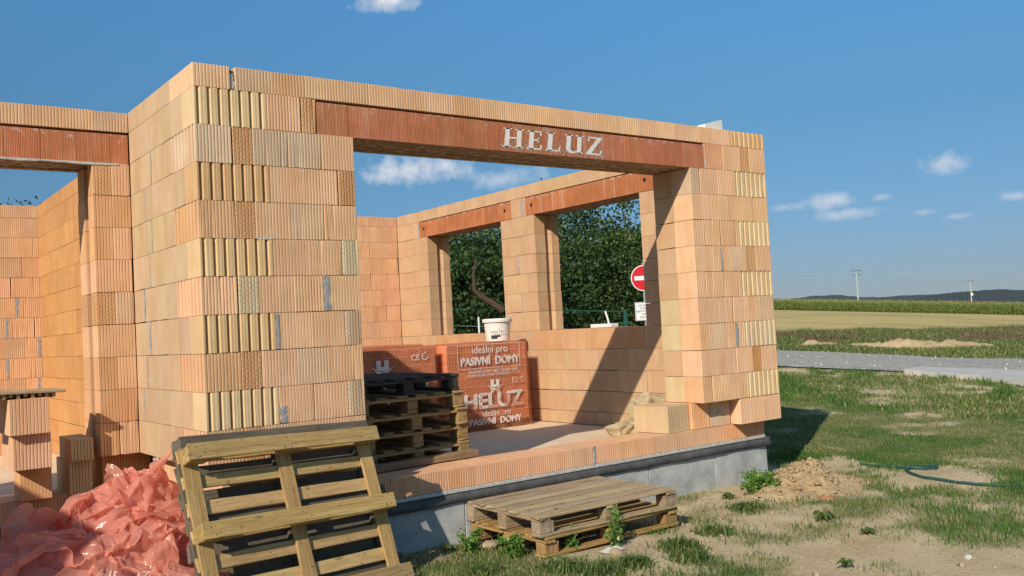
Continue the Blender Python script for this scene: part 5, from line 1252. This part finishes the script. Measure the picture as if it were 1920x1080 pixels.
V = (base[:, None, :]+oc[None]*s[:, None, None]*rng.uniform(.6, 1.3, (n, 6, 1))).reshape(-1, 3); F = (np.arange(n)[:, None, None]*6+f8[None]).reshape(-1, 3)
o = link('road_stones', np_mesh('road_stones', V, F, bpy.data.materials['pebble'], np.repeat(np.array([[.44, .43, .40]])*rng.uniform(.5, 1.3, (n, 1)), 6, 0))); tag(o, 'loose pale stones on the gravel road', 'stones', kind='stuff')
pp = onground(1148, 1036)
def paper(S, T):
    X = (S-.5)*.18; Y = (T-.5)*.12; h = folds(X*6, Y*6, 3, 7, 1.); return X+.03*h, Y+.03*folds(X*6+2, Y*6, 8, 6, 1.), zg(X+pp[0], Y+pp[1])-pp[2]+.008+.06*h*np.sin(S*math.pi)*np.sin(T*math.pi)
o = crumple('torn_paper', simple('dirty_paper', (.58, .55, .49), .8, .3, 30, .4, 90, .2), 40, 30, paper, False); o.location = tuple(pp); tag(o, 'crumpled torn white paper on the soil by the pallets', 'paper')
print('objects', len(bpy.data.objects))

# ------------------------------------------------------------------ blocks of the house: the ~320 that show largest stay single, the rest are joined wall by wall
bpy.context.view_layer.update(); dg = bpy.context.evaluated_depsgraph_get(); seen = {}
for v_ in range(4, 1080, 12):
    for u_ in range(4, 1920, 12):
        hit = SC.ray_cast(dg, Vector(CAM), Vector(ray(u_, v_)).normalized())
        if hit[0] and hit[4] is not None: seen[hit[4].name] = seen.get(hit[4].name, 0)+1
HB = [o for o in bpy.data.objects if o.name.split('.')[0] == 'brick' and o.parent is not None and o.parent.parent == house]
HB.sort(key=lambda o: -seen.get(o.name, 0)); rest = {}
for o in HB[320:]: rest.setdefault(o.parent.name, []).append(o)
for wall, obs_ in rest.items():
    VV = []; FF = []; CC = []
    for o in obs_:
        b0_ = len(VV); M_ = o.matrix_world; VV += [tuple(M_ @ v_.co) for v_ in o.data.vertices]; CC += [tuple(o.color)]*len(o.data.vertices); FF += [tuple(i_+b0_ for i_ in p_.vertices) for p_ in o.data.polygons]
    m = mesh_of(VV, FF, name='blocks'); ca = m.color_attributes.new('Col', 'FLOAT_COLOR', 'POINT'); ca.data.foreach_set('color', np.array(CC, dtype=np.float32).ravel()); m.materials.append(M_BRICKJ)
    par = bpy.data.objects[wall]; jo = link('blocks', m, None, par); tag(jo, kind='stuff')
    for o in obs_: bpy.data.objects.remove(o)

# ------------------------------------------------------------------ the air
k = Mt('haze_air'); pv = k.n('ShaderNodeVolumePrincipled', i={'Color': (.78, .88, 1.0), 'Density': .00006, 'Anisotropy': 0.0})
k.t.links.new(pv.outputs[0], k.out.inputs['Volume'])
hzb = MB().box(-2600, 5100, -2600, 5100, -32, 75).build('haze', k.m); tag(hzb, kind='stuff'); hzb.visible_shadow = True
